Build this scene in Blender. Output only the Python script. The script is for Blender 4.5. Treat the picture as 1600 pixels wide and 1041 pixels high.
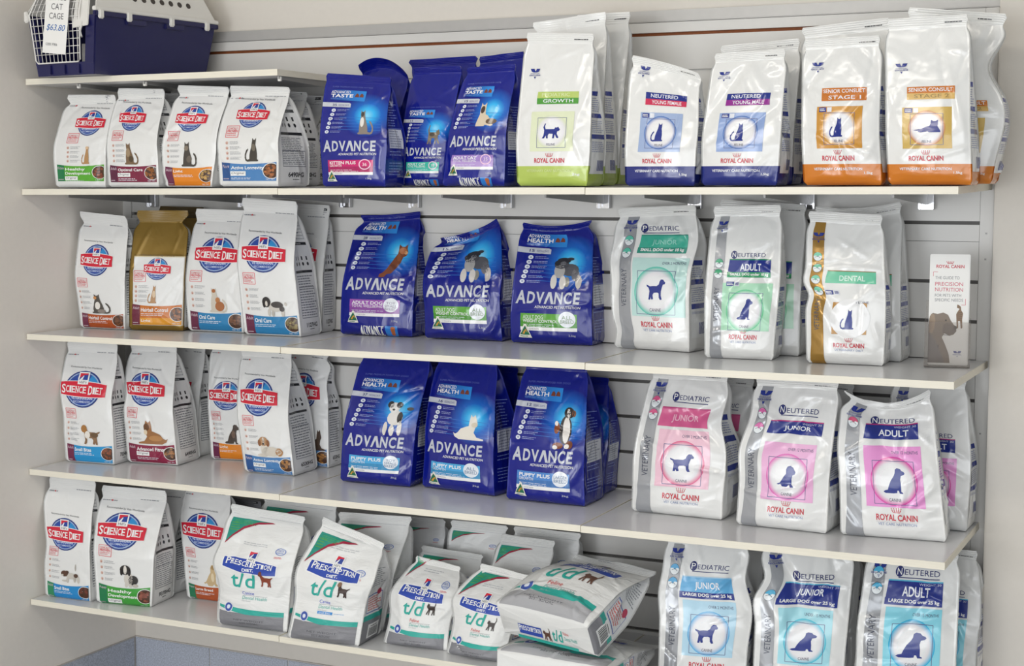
import bpy, bmesh, math, random
import numpy as np
from mathutils import Vector, Matrix
from mathutils.geometry import tessellate_polygon

# ------------------------------------------------------------------ scene, camera, light
for o in list(bpy.data.objects):
    bpy.data.objects.remove(o, do_unlink=True)
SC = bpy.context.scene
COL = SC.collection
Z0 = 1.72                                   # height of the upper long shelf above the floor
CAM = np.array([3.3408, -4.0732, Z0 - 0.0104])
YAW, PITCH, ROLL, FPX = 0.44829, 0.09059, 0.00265, 2481.62
_c, _s = math.cos(YAW), math.sin(YAW)
FWD = np.array([-_s * math.cos(PITCH), _c * math.cos(PITCH), -math.sin(PITCH)])
_R = np.array([_c, _s, 0.0]); _U = np.cross(_R, FWD)
RGT = _R * math.cos(ROLL) + _U * math.sin(ROLL)
UPV = -_R * math.sin(ROLL) + _U * math.cos(ROLL)

cd = bpy.data.cameras.new('camera'); cam = bpy.data.objects.new('camera', cd); COL.objects.link(cam)
cd.sensor_fit = 'HORIZONTAL'; cd.sensor_width = 36.0; cd.lens = FPX / 1600 * 36.0
cd.clip_start = 0.05; cd.clip_end = 100
M = Matrix(((RGT[0], UPV[0], -FWD[0], CAM[0]), (RGT[1], UPV[1], -FWD[1], CAM[1]), (RGT[2], UPV[2], -FWD[2], CAM[2]), (0, 0, 0, 1)))
cam.matrix_world = M
SC.camera = cam

wd = bpy.data.worlds.new('daylight'); SC.world = wd; wd.use_nodes = True
bg = wd.node_tree.nodes['Background']
bg.inputs['Color'].default_value = (0.86, 0.93, 1.0, 1); bg.inputs['Strength'].default_value = 0.30

def area(name, loc, target, sx, sy, power, color):
    l = bpy.data.lights.new(name, 'AREA'); l.shape = 'RECTANGLE'; l.size = sx; l.size_y = sy
    l.energy = power; l.color = color
    o = bpy.data.objects.new(name, l); COL.objects.link(o); o.location = loc
    o.rotation_euler = (Vector(target) - Vector(loc)).to_track_quat('-Z', 'Y').to_euler()
    return o
area('shop_window_light', (3.6, -6.6, 1.5), (1.4, 0, 1.0), 3.6, 2.2, 112, (0.94, 0.97, 1.0))
area('shop_door_light', (0.6, -6.2, 1.4), (1.3, 0, 1.0), 1.6, 2.2, 100, (0.94, 0.97, 1.0))
area('ceiling_lamp_light', (1.7, -2.6, 2.95), (1.5, -0.3, 0.6), 1.2, 0.3, 18, (1.0, 0.94, 0.84))

SC.view_settings.view_transform = 'Standard'; SC.view_settings.look = 'None'
SC.view_settings.gamma = 1; SC.view_settings.use_curve_mapping = False
SC.view_settings.exposure = -0.2

# ------------------------------------------------------------------ helpers
def lin(c):
    c = c / 255.0
    return c / 12.92 if c <= 0.04045 else ((c + 0.055) / 1.055) ** 2.4
def C(h, metal=0.0):
    h = h.lstrip('#')
    return (lin(int(h[0:2], 16)), lin(int(h[2:4], 16)), lin(int(h[4:6], 16)), metal)

def material(name, color=None, rough=0.5, metal=0.0, bump=0.0, bscale=40.0, stretch=(1, 1, 1), coat=0.0, attr=False, var=0.0, spec=0.5, dist=0.002, detail=3.0, crumple=0.0):
    m = bpy.data.materials.new(name); m.use_nodes = True
    nt = m.node_tree; b = nt.nodes['Principled BSDF']; L = nt.links
    b.inputs['Roughness'].default_value = rough; b.inputs['Metallic'].default_value = metal
    b.inputs['Specular IOR Level'].default_value = spec
    if coat:
        b.inputs['Coat Weight'].default_value = coat; b.inputs['Coat Roughness'].default_value = 0.12
    tc = nt.nodes.new('ShaderNodeTexCoord')
    mp = nt.nodes.new('ShaderNodeMapping'); mp.inputs['Scale'].default_value = stretch
    L.new(tc.outputs['Object'], mp.inputs['Vector'])
    if attr:
        a = nt.nodes.new('ShaderNodeAttribute'); a.attribute_name = 'Col'
        L.new(a.outputs['Color'], b.inputs['Base Color']); L.new(a.outputs['Alpha'], b.inputs['Metallic'])
    else:
        col = C(color)
        n = nt.nodes.new('ShaderNodeTexNoise'); n.inputs['Scale'].default_value = bscale; n.inputs['Detail'].default_value = 4
        L.new(mp.outputs['Vector'], n.inputs['Vector'])
        r = nt.nodes.new('ShaderNodeValToRGB')
        k = 1 - var
        r.color_ramp.elements[0].color = (col[0] * k, col[1] * k, col[2] * k, 1); r.color_ramp.elements[0].position = 0.3
        r.color_ramp.elements[1].color = (col[0], col[1], col[2], 1); r.color_ramp.elements[1].position = 0.7
        L.new(n.outputs['Fac'], r.inputs['Fac']); L.new(r.outputs['Color'], b.inputs['Base Color'])
    if bump:
        n2 = nt.nodes.new('ShaderNodeTexNoise'); n2.inputs['Scale'].default_value = bscale; n2.inputs['Detail'].default_value = detail
        n2.inputs['Distortion'].default_value = 0.6
        L.new(mp.outputs['Vector'], n2.inputs['Vector'])
        bp = nt.nodes.new('ShaderNodeBump'); bp.inputs['Strength'].default_value = bump; bp.inputs['Distance'].default_value = dist
        if crumple:                                 # sharp facets of creased film, only in patches
            w = nt.nodes.new('ShaderNodeVectorMath'); w.operation = 'MULTIPLY_ADD'; w.inputs[1].default_value = (.03, .03, .03)
            L.new(n2.outputs['Color'], w.inputs[0]); L.new(mp.outputs['Vector'], w.inputs[2])
            v = nt.nodes.new('ShaderNodeTexVoronoi'); v.feature = 'F1'; v.inputs['Scale'].default_value = bscale * 1.7
            L.new(w.outputs['Vector'], v.inputs['Vector'])
            n3 = nt.nodes.new('ShaderNodeTexNoise'); n3.inputs['Scale'].default_value = 7.0; L.new(tc.outputs['Object'], n3.inputs['Vector'])
            mr = nt.nodes.new('ShaderNodeMapRange'); mr.inputs['From Min'].default_value = .45; mr.inputs['From Max'].default_value = .62; mr.inputs['To Max'].default_value = crumple
            L.new(n3.outputs['Fac'], mr.inputs['Value'])
            ma = nt.nodes.new('ShaderNodeMath'); ma.operation = 'MULTIPLY_ADD'
            L.new(v.outputs['Distance'], ma.inputs[0]); L.new(mr.outputs['Result'], ma.inputs[1]); L.new(n2.outputs['Fac'], ma.inputs[2])
            L.new(ma.outputs[0], bp.inputs['Height'])
        else: L.new(n2.outputs['Fac'], bp.inputs['Height'])
        L.new(bp.outputs['Normal'], b.inputs['Normal'])
    return m

MAT = {
    'sd': material('satin_bag_film', rough=0.32, attr=True, bump=0.45, bscale=16, dist=0.007, detail=2.0, crumple=.25),
    'adv': material('glossy_blue_film', rough=0.17, attr=True, bump=0.65, bscale=17, dist=0.010, stretch=(1, 1, .6), coat=0.12, detail=1.5, crumple=.5),
    'rc': material('glossy_white_film', rough=0.2, attr=True, bump=0.6, bscale=12, dist=0.012, coat=0.3, detail=2.0, crumple=.3),
    'td': material('woven_bag_film', rough=0.42, attr=True, bump=0.6, bscale=26, dist=0.006, stretch=(.6, 1, 1.8)),
    'paper': material('printed_card', rough=0.45, attr=True),
    'wall': material('painted_plaster', '#dcd6cd', rough=0.6, bump=0.08, bscale=60, var=0.02),
    'wall_side': material('painted_plaster_side', '#f2ece4', rough=0.5, bump=0.06, bscale=60, var=0.02),
    'slat': material('slat_panel_laminate', '#d8d6d2', rough=0.35, var=0.02, bscale=5),
    'groove': material('groove_shade_lining', '#55524f', rough=0.5, var=0.1),  # dark colour carries the shade inside the lower grooves
    'mdf': material('brown_fibreboard', '#8a4a1e', rough=0.7, var=0.2, bscale=80),
    'trim': material('grey_top_strip', '#b5b3b0', rough=0.4, metal=0.2, var=0.04),
    'board': material('white_melamine', '#e0e0e1', rough=0.22, var=0.015, bscale=30),
    'edge': material('cream_edge_band', '#ece6d6', rough=0.4, var=0.06, bscale=30, stretch=(.3, 1, 6)),
    'steel': material('grey_painted_steel', '#8c8b89', rough=0.35, metal=0.3, var=0.05),
    'chrome': material('chrome', '#b4b4b6', rough=0.14, metal=1.0),
    'tile': material('blue_speckled_tile', '#c6ccda', rough=0.45, var=0.4, bscale=220),
    'grout': material('pale_grout', '#c9c3bd', rough=0.8, var=0.1),
    'navy': material('navy_plastic', '#1b1c50', rough=0.28, bump=0.05, bscale=200, var=0.05),
    'whitepl': material('white_plastic', '#e4e2dd', rough=0.35, var=0.02),
    'wire': material('white_coated_wire', '#e6e4e0', rough=0.3, var=0.02),
    'dark': material('hole_shade', '#4a4440', rough=0.8, var=0.1),  # dark tone painted for the shade inside the vent openings
    'towel': material('grey_towel', '#b9b7b4', rough=0.9, bump=0.5, bscale=120, var=0.15),
    'floor': material('grey_vinyl_floor', '#bcbab6', rough=0.35, var=0.1, bscale=8),
    'ceil': material('white_ceiling', '#e9e7e2', rough=0.8, var=0.02),
}
def acrylic():
    m = bpy.data.materials.new('clear_acrylic'); m.use_nodes = True; nt = m.node_tree
    b = nt.nodes['Principled BSDF']; out = nt.nodes['Material Output']
    b.inputs['Base Color'].default_value = (.42, .39, .37, 1); b.inputs['Roughness'].default_value = 0.08
    tr = nt.nodes.new('ShaderNodeBsdfTransparent'); tr.inputs['Color'].default_value = (.93, .92, .91, 1)
    fr = nt.nodes.new('ShaderNodeFresnel'); fr.inputs['IOR'].default_value = 1.35
    ad = nt.nodes.new('ShaderNodeMath'); ad.operation = 'ADD'; ad.inputs[1].default_value = 0.06
    mx = nt.nodes.new('ShaderNodeMixShader')
    nt.links.new(fr.outputs['Fac'], ad.inputs[0]); nt.links.new(ad.outputs[0], mx.inputs['Fac'])
    nt.links.new(tr.outputs[0], mx.inputs[1]); nt.links.new(b.outputs[0], mx.inputs[2]); nt.links.new(mx.outputs[0], out.inputs['Surface'])
    return m
MAT['acrylic'] = acrylic()

def tag(o, label=None, cat=None, group=None, kind=None):
    if label: o['label'] = label
    if cat: o['category'] = cat
    if group: o['group'] = group
    if kind: o['kind'] = kind
    return o
def empty(name, loc, rz=0.0):
    o = bpy.data.objects.new(name, None); COL.objects.link(o); o.location = loc; o.rotation_euler = (0, 0, rz)
    o.empty_display_size = 0.05
    return o
def link(name, me, mat, parent=None):
    o = bpy.data.objects.new(name, me); COL.objects.link(o)
    for m in (mat if isinstance(mat, (list, tuple)) else [mat]): me.materials.append(MAT[m] if isinstance(m, str) else m)
    if parent: o.parent = parent
    return o
class MB:
    """collects simple solids; build() links them as one mesh object"""
    def __init__(s): s.bm = bmesh.new()
    def box(s, x0, y0, z0, x1, y1, z1, mi=0, bev=0.0):
        return s.hexa([(x0, y0, z0), (x1, y0, z0), (x1, y1, z0), (x0, y1, z0), (x0, y0, z1), (x1, y0, z1), (x1, y1, z1), (x0, y1, z1)], mi, bev)
    def hexa(s, p, mi=0, bev=0.0):
        vs = [s.bm.verts.new(q) for q in p]
        fs = [s.bm.faces.new([vs[i] for i in f]) for f in ((3, 2, 1, 0), (4, 5, 6, 7), (0, 1, 5, 4), (1, 2, 6, 5), (2, 3, 7, 6), (3, 0, 4, 7))]
        for f in fs: f.material_index = mi
        if bev:
            es = list({e for f in fs for e in f.edges})
            bmesh.ops.bevel(s.bm, geom=es, offset=bev, segments=2, affect='EDGES', clamp_overlap=True)
        return s
    def tube(s, pts, r, n=8, mi=0, closed=False):
        pts = [Vector(p) for p in pts]; rings = []
        for i, p in enumerate(pts):
            a = pts[i - 1] if (i > 0 or closed) else p; b = pts[(i + 1) % len(pts)] if (i < len(pts) - 1 or closed) else p
            d = (b - a).normalized(); up = Vector((0, 0, 1)) if abs(d.z) < .9 else Vector((1, 0, 0))
            x = d.cross(up).normalized(); y = d.cross(x)
            rings.append([s.bm.verts.new(p + (x * math.cos(k * 2 * math.pi / n) + y * math.sin(k * 2 * math.pi / n)) * r) for k in range(n)])
        m = len(rings)
        for i in range(m if closed else m - 1):
            A, B = rings[i], rings[(i + 1) % m]
            for k in range(n):
                f = s.bm.faces.new((A[k], A[(k + 1) % n], B[(k + 1) % n], B[k])); f.smooth = True; f.material_index = mi
        if not closed:
            s.bm.faces.new(rings[0][::-1]); s.bm.faces.new(rings[-1])
        return s
    def build(s, name, mat, parent=None):
        bmesh.ops.recalc_face_normals(s.bm, faces=s.bm.faces)
        me = bpy.data.meshes.new(name); s.bm.to_mesh(me); s.bm.free()
        return link(name, me, mat, parent)

# shelf rows: height, slope along the wall, droop towards the front, x offset, depth
ROWS = {0: (.3092, .0032, 0.0, .0093, .4461), 1: (0.0, .0054, .0214, .0007, .4639), 2: (-.4393, .0026, .007, .0028, .4613),
        3: (-.8459, .0004, .0146, -.0063, .4609), 4: (-1.2495, -.0007, .0004, -.0070, .4690)}
XS = [0.0, .9, 1.8021, 2.7004]
TH = .0169
def zrow(k, x, y):
    z, s, d = ROWS[k][:3]
    return Z0 + z + s * (x - 1.35) + d * y + (.002 if x < .9 + ROWS[k][3] else .001 if x < 1.8021 + ROWS[k][3] else 0)
def ray(u, v): return FWD + RGT * ((u - 800) / FPX) - UPV * ((v - 520.5) / FPX)
def at_y(u, v, Y):
    d = ray(u, v); return CAM + d * ((Y - CAM[1]) / d[1])
def at_row(u, v, k):
    z, s, dr = ROWS[k][:3]; n = np.array([-s, -dr, 1.0]); c = Z0 + z - 1.35 * s; d = ray(u, v)
    return CAM + d * ((c - n @ CAM) / (n @ d))
def project(P):
    d = P - CAM; zz = d @ FWD; return 800 + FPX * (d @ RGT) / zz, 520.5 - FPX * (d @ UPV) / zz
PL = {}
def on_line(u, Y, k):
    v = 400.0
    for _ in range(3):
        P = at_y(u, v, Y); v = project(np.array([P[0], Y, zrow(k, P[0], Y)]))[1]
    return P
def at_plane(u, v, p0, n):
    d = ray(u, v); return CAM + d * ((np.dot(p0 - CAM, n)) / np.dot(d, n))

# ------------------------------------------------------------------ the room
def struct(o): o['kind'] = 'structure'; return o
XL = -0.003
struct(MB().box(-.2, -6.5, 0 - .05, 6, .2, 0).build('floor', 'floor'))
struct(MB().box(-.2, -6.5, 3.0, 6, .2, 3.1).build('ceiling', 'ceil'))
struct(MB().box(XL - .12, -6.5, 0, XL, .2, 3.0).build('wall_left', 'wall_side'))
struct(MB().box(2.713, -.05, 0, 6, .2, 3.0, bev=.004).build('wall_right', 'wall'))
# back wall: plain plaster, with grooved slat panels standing 18 mm proud of it
struct(MB().box(XL, .018, 0, 2.715, .15, 3.0).build('wall_back', 'wall'))
gz = [.405, .305, .205, .105, .005, -.0925] + [-.24 - .0995 * i for i in range(11)]
b = MB(); top, bot, xr = .436, -1.30, 2.672
lim = [top] + [e for g in gz for e in (g + .0045, g - .0045)] + [bot]
for i in range(0, len(lim), 2):
    hi, lo = lim[i], lim[i + 1]
    if lo < -.139 < hi:
        b.box(XL, 0, Z0 - .1385, xr, .010, Z0 + hi, 0); b.box(XL, 0, Z0 + lo, xr, .010, Z0 - .1395, 0)
    else:
        b.box(XL, 0, Z0 + lo, xr, .010, Z0 + hi, 0)
b.box(XL, .010, Z0 + bot, xr, .018, Z0 + .06, 1); b.box(XL, .010, Z0 + .06, xr, .018, Z0 + .33, 0); b.box(XL, .010, Z0 + .33, xr, .018, Z0 + top, 2)
struct(b.build('wall_back_slats', ['slat', 'groove', 'mdf']))
struct(MB().box(XL, -.004, Z0 + .437, 2.713, .018, Z0 + .468, bev=.002).build('trim_1', 'trim'))  # grey strip along the top of the slat panels
b = MB().box(2.673, -.003, Z0 - 1.30, 2.706, .018, Z0 + .436, 0, .001)
for z in (-.118, -.182, -.62, -1.02, .2): b.box(2.686, -.005, Z0 + z - .003, 2.692, -.002, Z0 + z + .003, 1, .001)
struct(b.build('trim_2', ['slat', 'steel']))
struct(MB().box(XL, -.006, Z0 - 1.30, .03, .018, Z0 + .436).build('trim_3', 'slat'))
# tile skirting
def tiles(name, back):
    b = MB(); zt = Z0 - 1.486; n = 18; w = .30
    for i in range(n):
        a0, a1 = i * w + .0015, (i + 1) * w - .0015
        if back and a0 < 2.7: b.box(a0, .009, 0, min(a1, 2.71), .0179, zt, 0, .001)
        elif not back: b.box(XL + .0001, -a1, 0, XL + .009, -a0, zt, 0, .001)
    if back: b.box(XL, .012, 0, 2.71, .0175, zt + .003, 1)
    else: b.box(XL + .0001, -5.4, 0, XL + .005, .01, zt + .003, 1)
    struct(b.build(name, ['tile', 'grout']))
tiles('baseboard_back', True); tiles('baseboard_left', False)

# ------------------------------------------------------------------ shelf boards and brackets
SEC = ['left', 'middle', 'right']
def board(k, x0, x1, label):
    z, s, d, e, D = ROWS[k]
    x0 += e + (.0008 if x0 > .1 else max(0.0, -e)); x1 += e - .0008
    root = empty('shelf_board', ((x0 + x1) / 2, -D / 2, zrow(k, (x0 + x1) / 2, -D / 2) - TH))
    tag(root, label, 'shelf', 'white shelf boards' )
    L = root.location; xm = (x0 + x1) / 2
    def zr(x, y): return zrow(k, xm, y) + s * (x - xm)
    def solid(xa, ya, xb, yb, inset=0.0):
        p = [(x, y, zr(x, y) - TH + inset) for x, y in ((xa, ya), (xb, ya), (xb, yb), (xa, yb))] + [(x, y, zr(x, y) - inset) for x, y in ((xa, ya), (xb, ya), (xb, yb), (xa, yb))]
        return [(q[0] - L.x, q[1] - L.y, q[2] - L.z) for q in p]
    MB().hexa(solid(x0 + .001, -D + .0012, x1 - .0022, -.001), bev=.0004).build('panel', 'board', root)
    eb = MB().hexa(solid(x0, -D, x1, -D + .0012, -.0001), bev=.0003)
    eb.build('edge_strip', 'edge', root)
    MB().hexa(solid(x1 - .0022, -D + .0012, x1, -.001, -.0001)).build('end_strip', 'edge', root)
    MB().hexa(solid(x0, -D + .0012, x0 + .001, -.001, -.0001)).build('end_strip', 'edge', root)
    return root
board(0, 0, .8829, 'short white shelf board under the navy cat carrier')
WHAT = {1: ['small white cat food bags with oval red logo', 'blue cat food bags', 'white bags with orange or navy base'],
        2: ['white bags and one gold bag', 'three blue dog food bags, green labels', 'grey striped bags and the leaflet holder'],
        3: ['white dog food bags with blue and maroon bands', 'blue puppy food bags', 'three bags with pink panels'],
        4: ['puppy bags and the grey based white bag', 'white bags with grey bases and green corners', 'three bags with light blue panels']}
for k in (1, 2, 3, 4):
    for j in range(3):
        board(k, XS[j], XS[j + 1], 'white shelf board carrying ' + WHAT[k][j])

def bracket(x, k, label):
    yf = -.40
    zz = zrow(k, x, -.1) - TH - .003
    root = empty('shelf_bracket', (x, -.001, zz - .04)); tag(root, label, 'bracket', 'slotted wall brackets under the long top shelf')
    zl = [zrow(k, x, y) - TH - .0006 for y in (yf, -.02)]; L = root.location
    p = []
    for dx in (-.0025, .0025):
        p.append([(x + dx, yf, zl[0] - .009), (x + dx, -.012, zl[1] - .036), (x + dx, -.012, zl[1]), (x + dx, yf, zl[0])])
    q = [p[0][0], p[1][0], p[1][1], p[0][1], p[0][3], p[1][3], p[1][2], p[0][2]]
    MB().hexa([(a[0] - L.x, a[1] - L.y, a[2] - L.z) for a in q]).build('arm', 'steel', root)
    b = MB().box(-.018, -.014, -.004, .018, -.0005, .0395, 0, .003)
    b.box(-.019, -.020, -.004, -.013, -.0005, .0385, 0, .0015); b.box(.013, -.020, -.004, .019, -.0005, .0385, 0, .0015)
    b.box(-.006, -.019, 0, -.003, -.002, .038, 0, .0008)
    b.build('clip', 'chrome', root)
BX = [(.119, 'chrome ended bracket nearest the left wall'), (.469, 'bracket above the white oral care bags, mostly in shade'), (.837, 'chrome bracket left above the tall blue dog bag'),
      (1.07, 'chrome bracket above the right shoulder of the purple label blue bag'), (1.37, 'chrome bracket above the leftmost green label blue bag'),
      (1.667, 'chrome bracket just left of the teal label grey striped bag'), (1.932, 'bracket above the teal label grey striped bag'),
      (2.239, 'bracket above the green panel grey striped bag'), (2.543, 'clear lit bracket above the leaflet holder, at right end')]
for x, lab in BX: bracket(x, 1, lab)

def end_bracket(x, label):
    root = empty('shelf_bracket', (x, -.2, zrow(0, x, -.2) - TH - .03)); tag(root, label, 'bracket', 'brackets under the short top shelf')
    L = root.location; z1 = zrow(0, x, -.2) - TH - .0006
    q = [(x - .002, -.43, z1 - .008), (x + .002, -.43, z1 - .008), (x + .002, -.002, z1 - .024), (x - .002, -.002, z1 - .024), (x - .002, -.43, z1), (x + .002, -.43, z1), (x + .002, -.002, z1), (x - .002, -.002, z1)]
    MB().hexa([(a[0] - L.x, a[1] - L.y, a[2] - L.z) for a in q]).build('arm', 'steel', root)
    MB().box(-.006, -.228, .016, .0035, -.22, .0285, 0, .001).build('clip', 'whitepl', root)
end_bracket(.886, 'white tipped bracket at the right end of the short top shelf')
end_bracket(.19, 'bracket under the cat carrier beside the left wall')
end_bracket(.43, 'bracket above the orange label cat food bag')

# ------------------------------------------------------------------ printed art
_tc = {}
_tcu = bpy.data.curves.new('lettering', 'FONT'); _tob = bpy.data.objects.new('lettering', _tcu); COL.objects.link(_tob)
def glyphs(txt, bold=0.0, shear=0.0):
    """triangles of a line of text, scaled to the unit square"""
    key = (txt, bold, shear)
    if key not in _tc:
        _tcu.body = txt; _tcu.offset = bold; _tcu.shear = shear; _tcu.resolution_u = 3; _tcu.size = 1
        dg = bpy.context.evaluated_depsgraph_get(); dg.update()
        me = _tob.evaluated_get(dg).to_mesh()
        me.calc_loop_triangles()
        n = len(me.vertices); v = np.zeros(n * 3); me.vertices.foreach_get('co', v); v = v.reshape(-1, 3)[:, :2]
        t = np.zeros(len(me.loop_triangles) * 3, dtype=np.int32); me.loop_triangles.foreach_get('vertices', t)
        T = v[t.reshape(-1, 3)] if n else np.zeros((0, 3, 2))
        if n:
            a, b2 = v.min(0), v.max(0); T = (T - a) / np.maximum(b2 - a, 1e-6)
        _tob.evaluated_get(dg).to_mesh_clear()
        _tc[key] = T
    return _tc[key]

class Art:
    """flat artwork, in units of the panel width, as coloured triangles per part and panel"""
    def __init__(s, seed=0): s.el = []; s.part = 'body'; s.side = 'F'; s.rng = random.Random(seed)
    def add(s, T, col, L=1):
        T = np.asarray(T, float).reshape(-1, 3, 2)
        if len(T) == 0: return
        c = np.asarray(col, float)
        cc = np.broadcast_to(c, (len(T), 3, 4)) if c.ndim == 1 else c
        s.el.append((s.part, s.side, T, np.array(cc), L))
    def rect(s, x0, y0, x1, y1, col, L=1):
        s.add([[(x0, y0), (x1, y0), (x1, y1)], [(x0, y0), (x1, y1), (x0, y1)]], col, L)
    def poly(s, pts, col, L=1):
        idx = tessellate_polygon([[Vector((p[0], p[1], 0)) for p in pts]])
        T = []
        for i in idx:
            t = [pts[j] for j in i]
            if (t[1][0] - t[0][0]) * (t[2][1] - t[0][1]) - (t[1][1] - t[0][1]) * (t[2][0] - t[0][0]) < 0: t = t[::-1]
            T.append([(q[0], q[1]) for q in t])
        s.add(T, col, L)
    def ell(s, cx, cy, rx, ry, col, L=1, n=28, clip=None):
        P = [(cx + rx * math.cos(i * 2 * math.pi / n), cy + ry * math.sin(i * 2 * math.pi / n)) for i in range(n)]
        if clip: P = [(min(p[0], clip), p[1]) for p in P]
        s.add([[(cx if not clip else min(cx, clip), cy), P[i], P[(i + 1) % n]] for i in range(n)], col, L)
    def ring(s, cx, cy, r0, r1, col, L=1, n=36, ry=None, c1=None):
        """annulus; colour col at r0 running to c1 at r1"""
        k = (ry or r1) / r1; T, K = [], []; c1 = c1 or col
        for i in range(n):
            a, b2 = i * 2 * math.pi / n, (i + 1) * 2 * math.pi / n
            p = [(cx + r * math.cos(q), cy + k * r * math.sin(q)) for r, q in ((r0, a), (r1, a), (r1, b2), (r0, b2))]
            T += [[p[0], p[1], p[2]], [p[0], p[2], p[3]]]; K += [[col, c1, c1], [col, c1, col]]
        s.add(T, np.array(K), L)
    def line(s, x0, y0, x1, y1, w, col, L=1):
        d = math.hypot(x1 - x0, y1 - y0) or 1; nx, ny = -(y1 - y0) / d * w / 2, (x1 - x0) / d * w / 2
        p = [(x0 - nx, y0 - ny), (x1 - nx, y1 - ny), (x1 + nx, y1 + ny), (x0 + nx, y0 + ny)]
        s.add([[p[0], p[1], p[2]], [p[0], p[2], p[3]]], col, L)
    def frame(s, x0, y0, x1, y1, w, col, L=1):
        for q in ((x0, y0, x1, y0), (x1, y0, x1, y1), (x1, y1, x0, y1), (x0, y1, x0, y0)): s.line(*q, w, col, L)
    def text(s, txt, x0, y0, x1, y1, col, L=3, bold=0.0, sh=0.0, rot=False, tilt=0.0):
        T = glyphs(txt, bold, sh)
        if rot: T = np.stack([1 - T[..., 1], T[..., 0]], -1)
        T = T * [x1 - x0, y1 - y0] + [x0, y0]
        if tilt: T = T + np.stack([np.zeros(T.shape[:2]), (T[..., 0] - x0) * tilt], -1)
        s.add(T, col, L)
    def lines(s, x0, y0, x1, y1, n, col, L=2, fill=.5, short=.3):
        h = (y1 - y0) / n; T = []
        for i in range(n):
            y = y1 - (i + .5) * h; x = x0; e = x1 - s.rng.random() * short * (x1 - x0)
            while x < e:
                w = (x1 - x0) * s.rng.uniform(.06, .2); w = min(w, e - x)
                a, b2 = y - h * fill / 2, y + h * fill / 2
                T += [[(x, a), (x + w, a), (x + w, b2)], [(x, a), (x + w, b2), (x, b2)]]
                x += w + (x1 - x0) * .025
        s.add(T, col, L)
    def shape(s, name, x0, y0, x1, y1, col, L=3, flip=False):
        P = SHAPES[name]
        s.poly([(x0 + (1 - p[0] if flip else p[0]) * (x1 - x0), y0 + p[1] * (y1 - y0)) for p in (P[::-1] if flip else P)], col, L)
    def bars(s, x0, y0, x1, y1, col, L=3):
        x = x0
        while x < x1:
            w = s.rng.choice((.01, .018, .026)) * (x1 - x0) * 2.2; s.rect(x, y0, min(x + w, x1), y1, col, L); x += w * 1.9

SHAPES = {
 'pup_up': [(0, .02), (.1, 0), (.24, .02), (.32, .1), (.48, .12), (.64, .26), (.78, .45), (.84, .6), (.96, .66), (1, .76), (.97, .86), (1, 1), (.9, .93), (.79, .93), (.68, 1), (.67, .84), (.64, .72), (.52, .58), (.4, .42), (.28, .26), (.15, .15), (.02, .1)],
 'cat_sit': [(.42, 0), (.9, 0), (.95, .05), (.85, .1), (.86, .35), (.84, .55), (.8, .7), (.82, .82), (.83, 1), (.75, .92), (.66, .92), (.58, 1), (.57, .85), (.55, .75), (.5, .62), (.42, .45), (.36, .28), (.34, .1), (.2, .07), (.12, .12), (.1, .25), (.18, .4), (.28, .5), (.26, .56), (.14, .48), (.04, .32), (.02, .15), (.08, .03), (.2, -.01)],
 'cat_walk': [(.12, .55), (.06, .75), (.14, 1), (.2, 1), (.15, .8), (.2, .62), (.4, .62), (.68, .62), (.74, .74), (.82, .72), (.9, .78), (.93, .7), (1, .6), (.95, .5), (.85, .45), (.84, .3), (.95, .06), (.9, 0), (.82, .05), (.73, .28), (.7, 0), (.6, 0), (.62, .3), (.4, .32), (.34, .18), (.36, 0), (.26, 0), (.24, .2), (.14, 0), (.02, 0), (.1, .2), (.12, .4)],
 'cat_lie': [(0, .22), (.06, .2), (.2, .24), (.34, .3), (.5, .45), (.62, .5), (.66, .7), (.68, 1), (.76, .9), (.84, .9), (.92, 1), (.92, .7), (.9, .5), (.95, .3), (1, .1), (1, 0), (.6, 0), (.55, .06), (.3, 0), (.2, .04), (.25, .13), (.1, .16)],
 'dog_sit': [(0, .05), (.1, 0), (.45, 0), (.6, .02), (.62, .12), (.68, .12), (.72, 0), (.88, 0), (.86, .05), (.8, .08), (.8, .35), (.78, .55), (.82, .7), (.95, .74), (1, .8), (.96, .86), (.86, .9), (.8, .98), (.66, 1), (.58, .94), (.56, .8), (.5, .68), (.36, .5), (.26, .3), (.2, .14), (.08, .11)],
 'pup_sit': [(0, .12), (.08, .08), (.2, .12), (.3, .0), (.55, 0), (.68, .1), (.74, 0), (.9, 0), (.88, .06), (.8, .12), (.8, .4), (.84, .56), (.96, .62), (1, .72), (.94, .82), (.88, .92), (.74, 1), (.58, .96), (.5, .82), (.5, .62), (.36, .46), (.24, .28), (.16, .18)],
 'dog_stand': [(.02, .62), (0, .7), (.1, .66), (.2, .62), (.35, .64), (.55, .64), (.66, .72), (.7, .86), (.78, .96), (.9, .96), (.95, .88), (1, .82), (.98, .74), (.88, .72), (.84, .6), (.8, .42), (.8, .2), (.86, .02), (.76, 0), (.7, .1), (.68, .3), (.6, .34), (.42, .32), (.36, .22), (.4, .03), (.3, 0), (.26, .12), (.24, 0), (.14, 0), (.16, .15), (.18, .4), (.12, .55)],
 'dog_lie': [(0, .06), (0, 0), (.8, 0), (.95, .1), (1, .25), (.93, .2), (.85, .25), (.75, .42), (.6, .5), (.48, .55), (.46, .75), (.42, 1), (.36, .9), (.28, 1), (.24, .8), (.2, .62), (.26, .5), (.3, .3), (.2, .12)],
}
WHITE = C('#f0f0ef'); INK = C('#2b2b2e'); GREY = C('#8d8f94'); LGREY = C('#b9bbbf')

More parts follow.
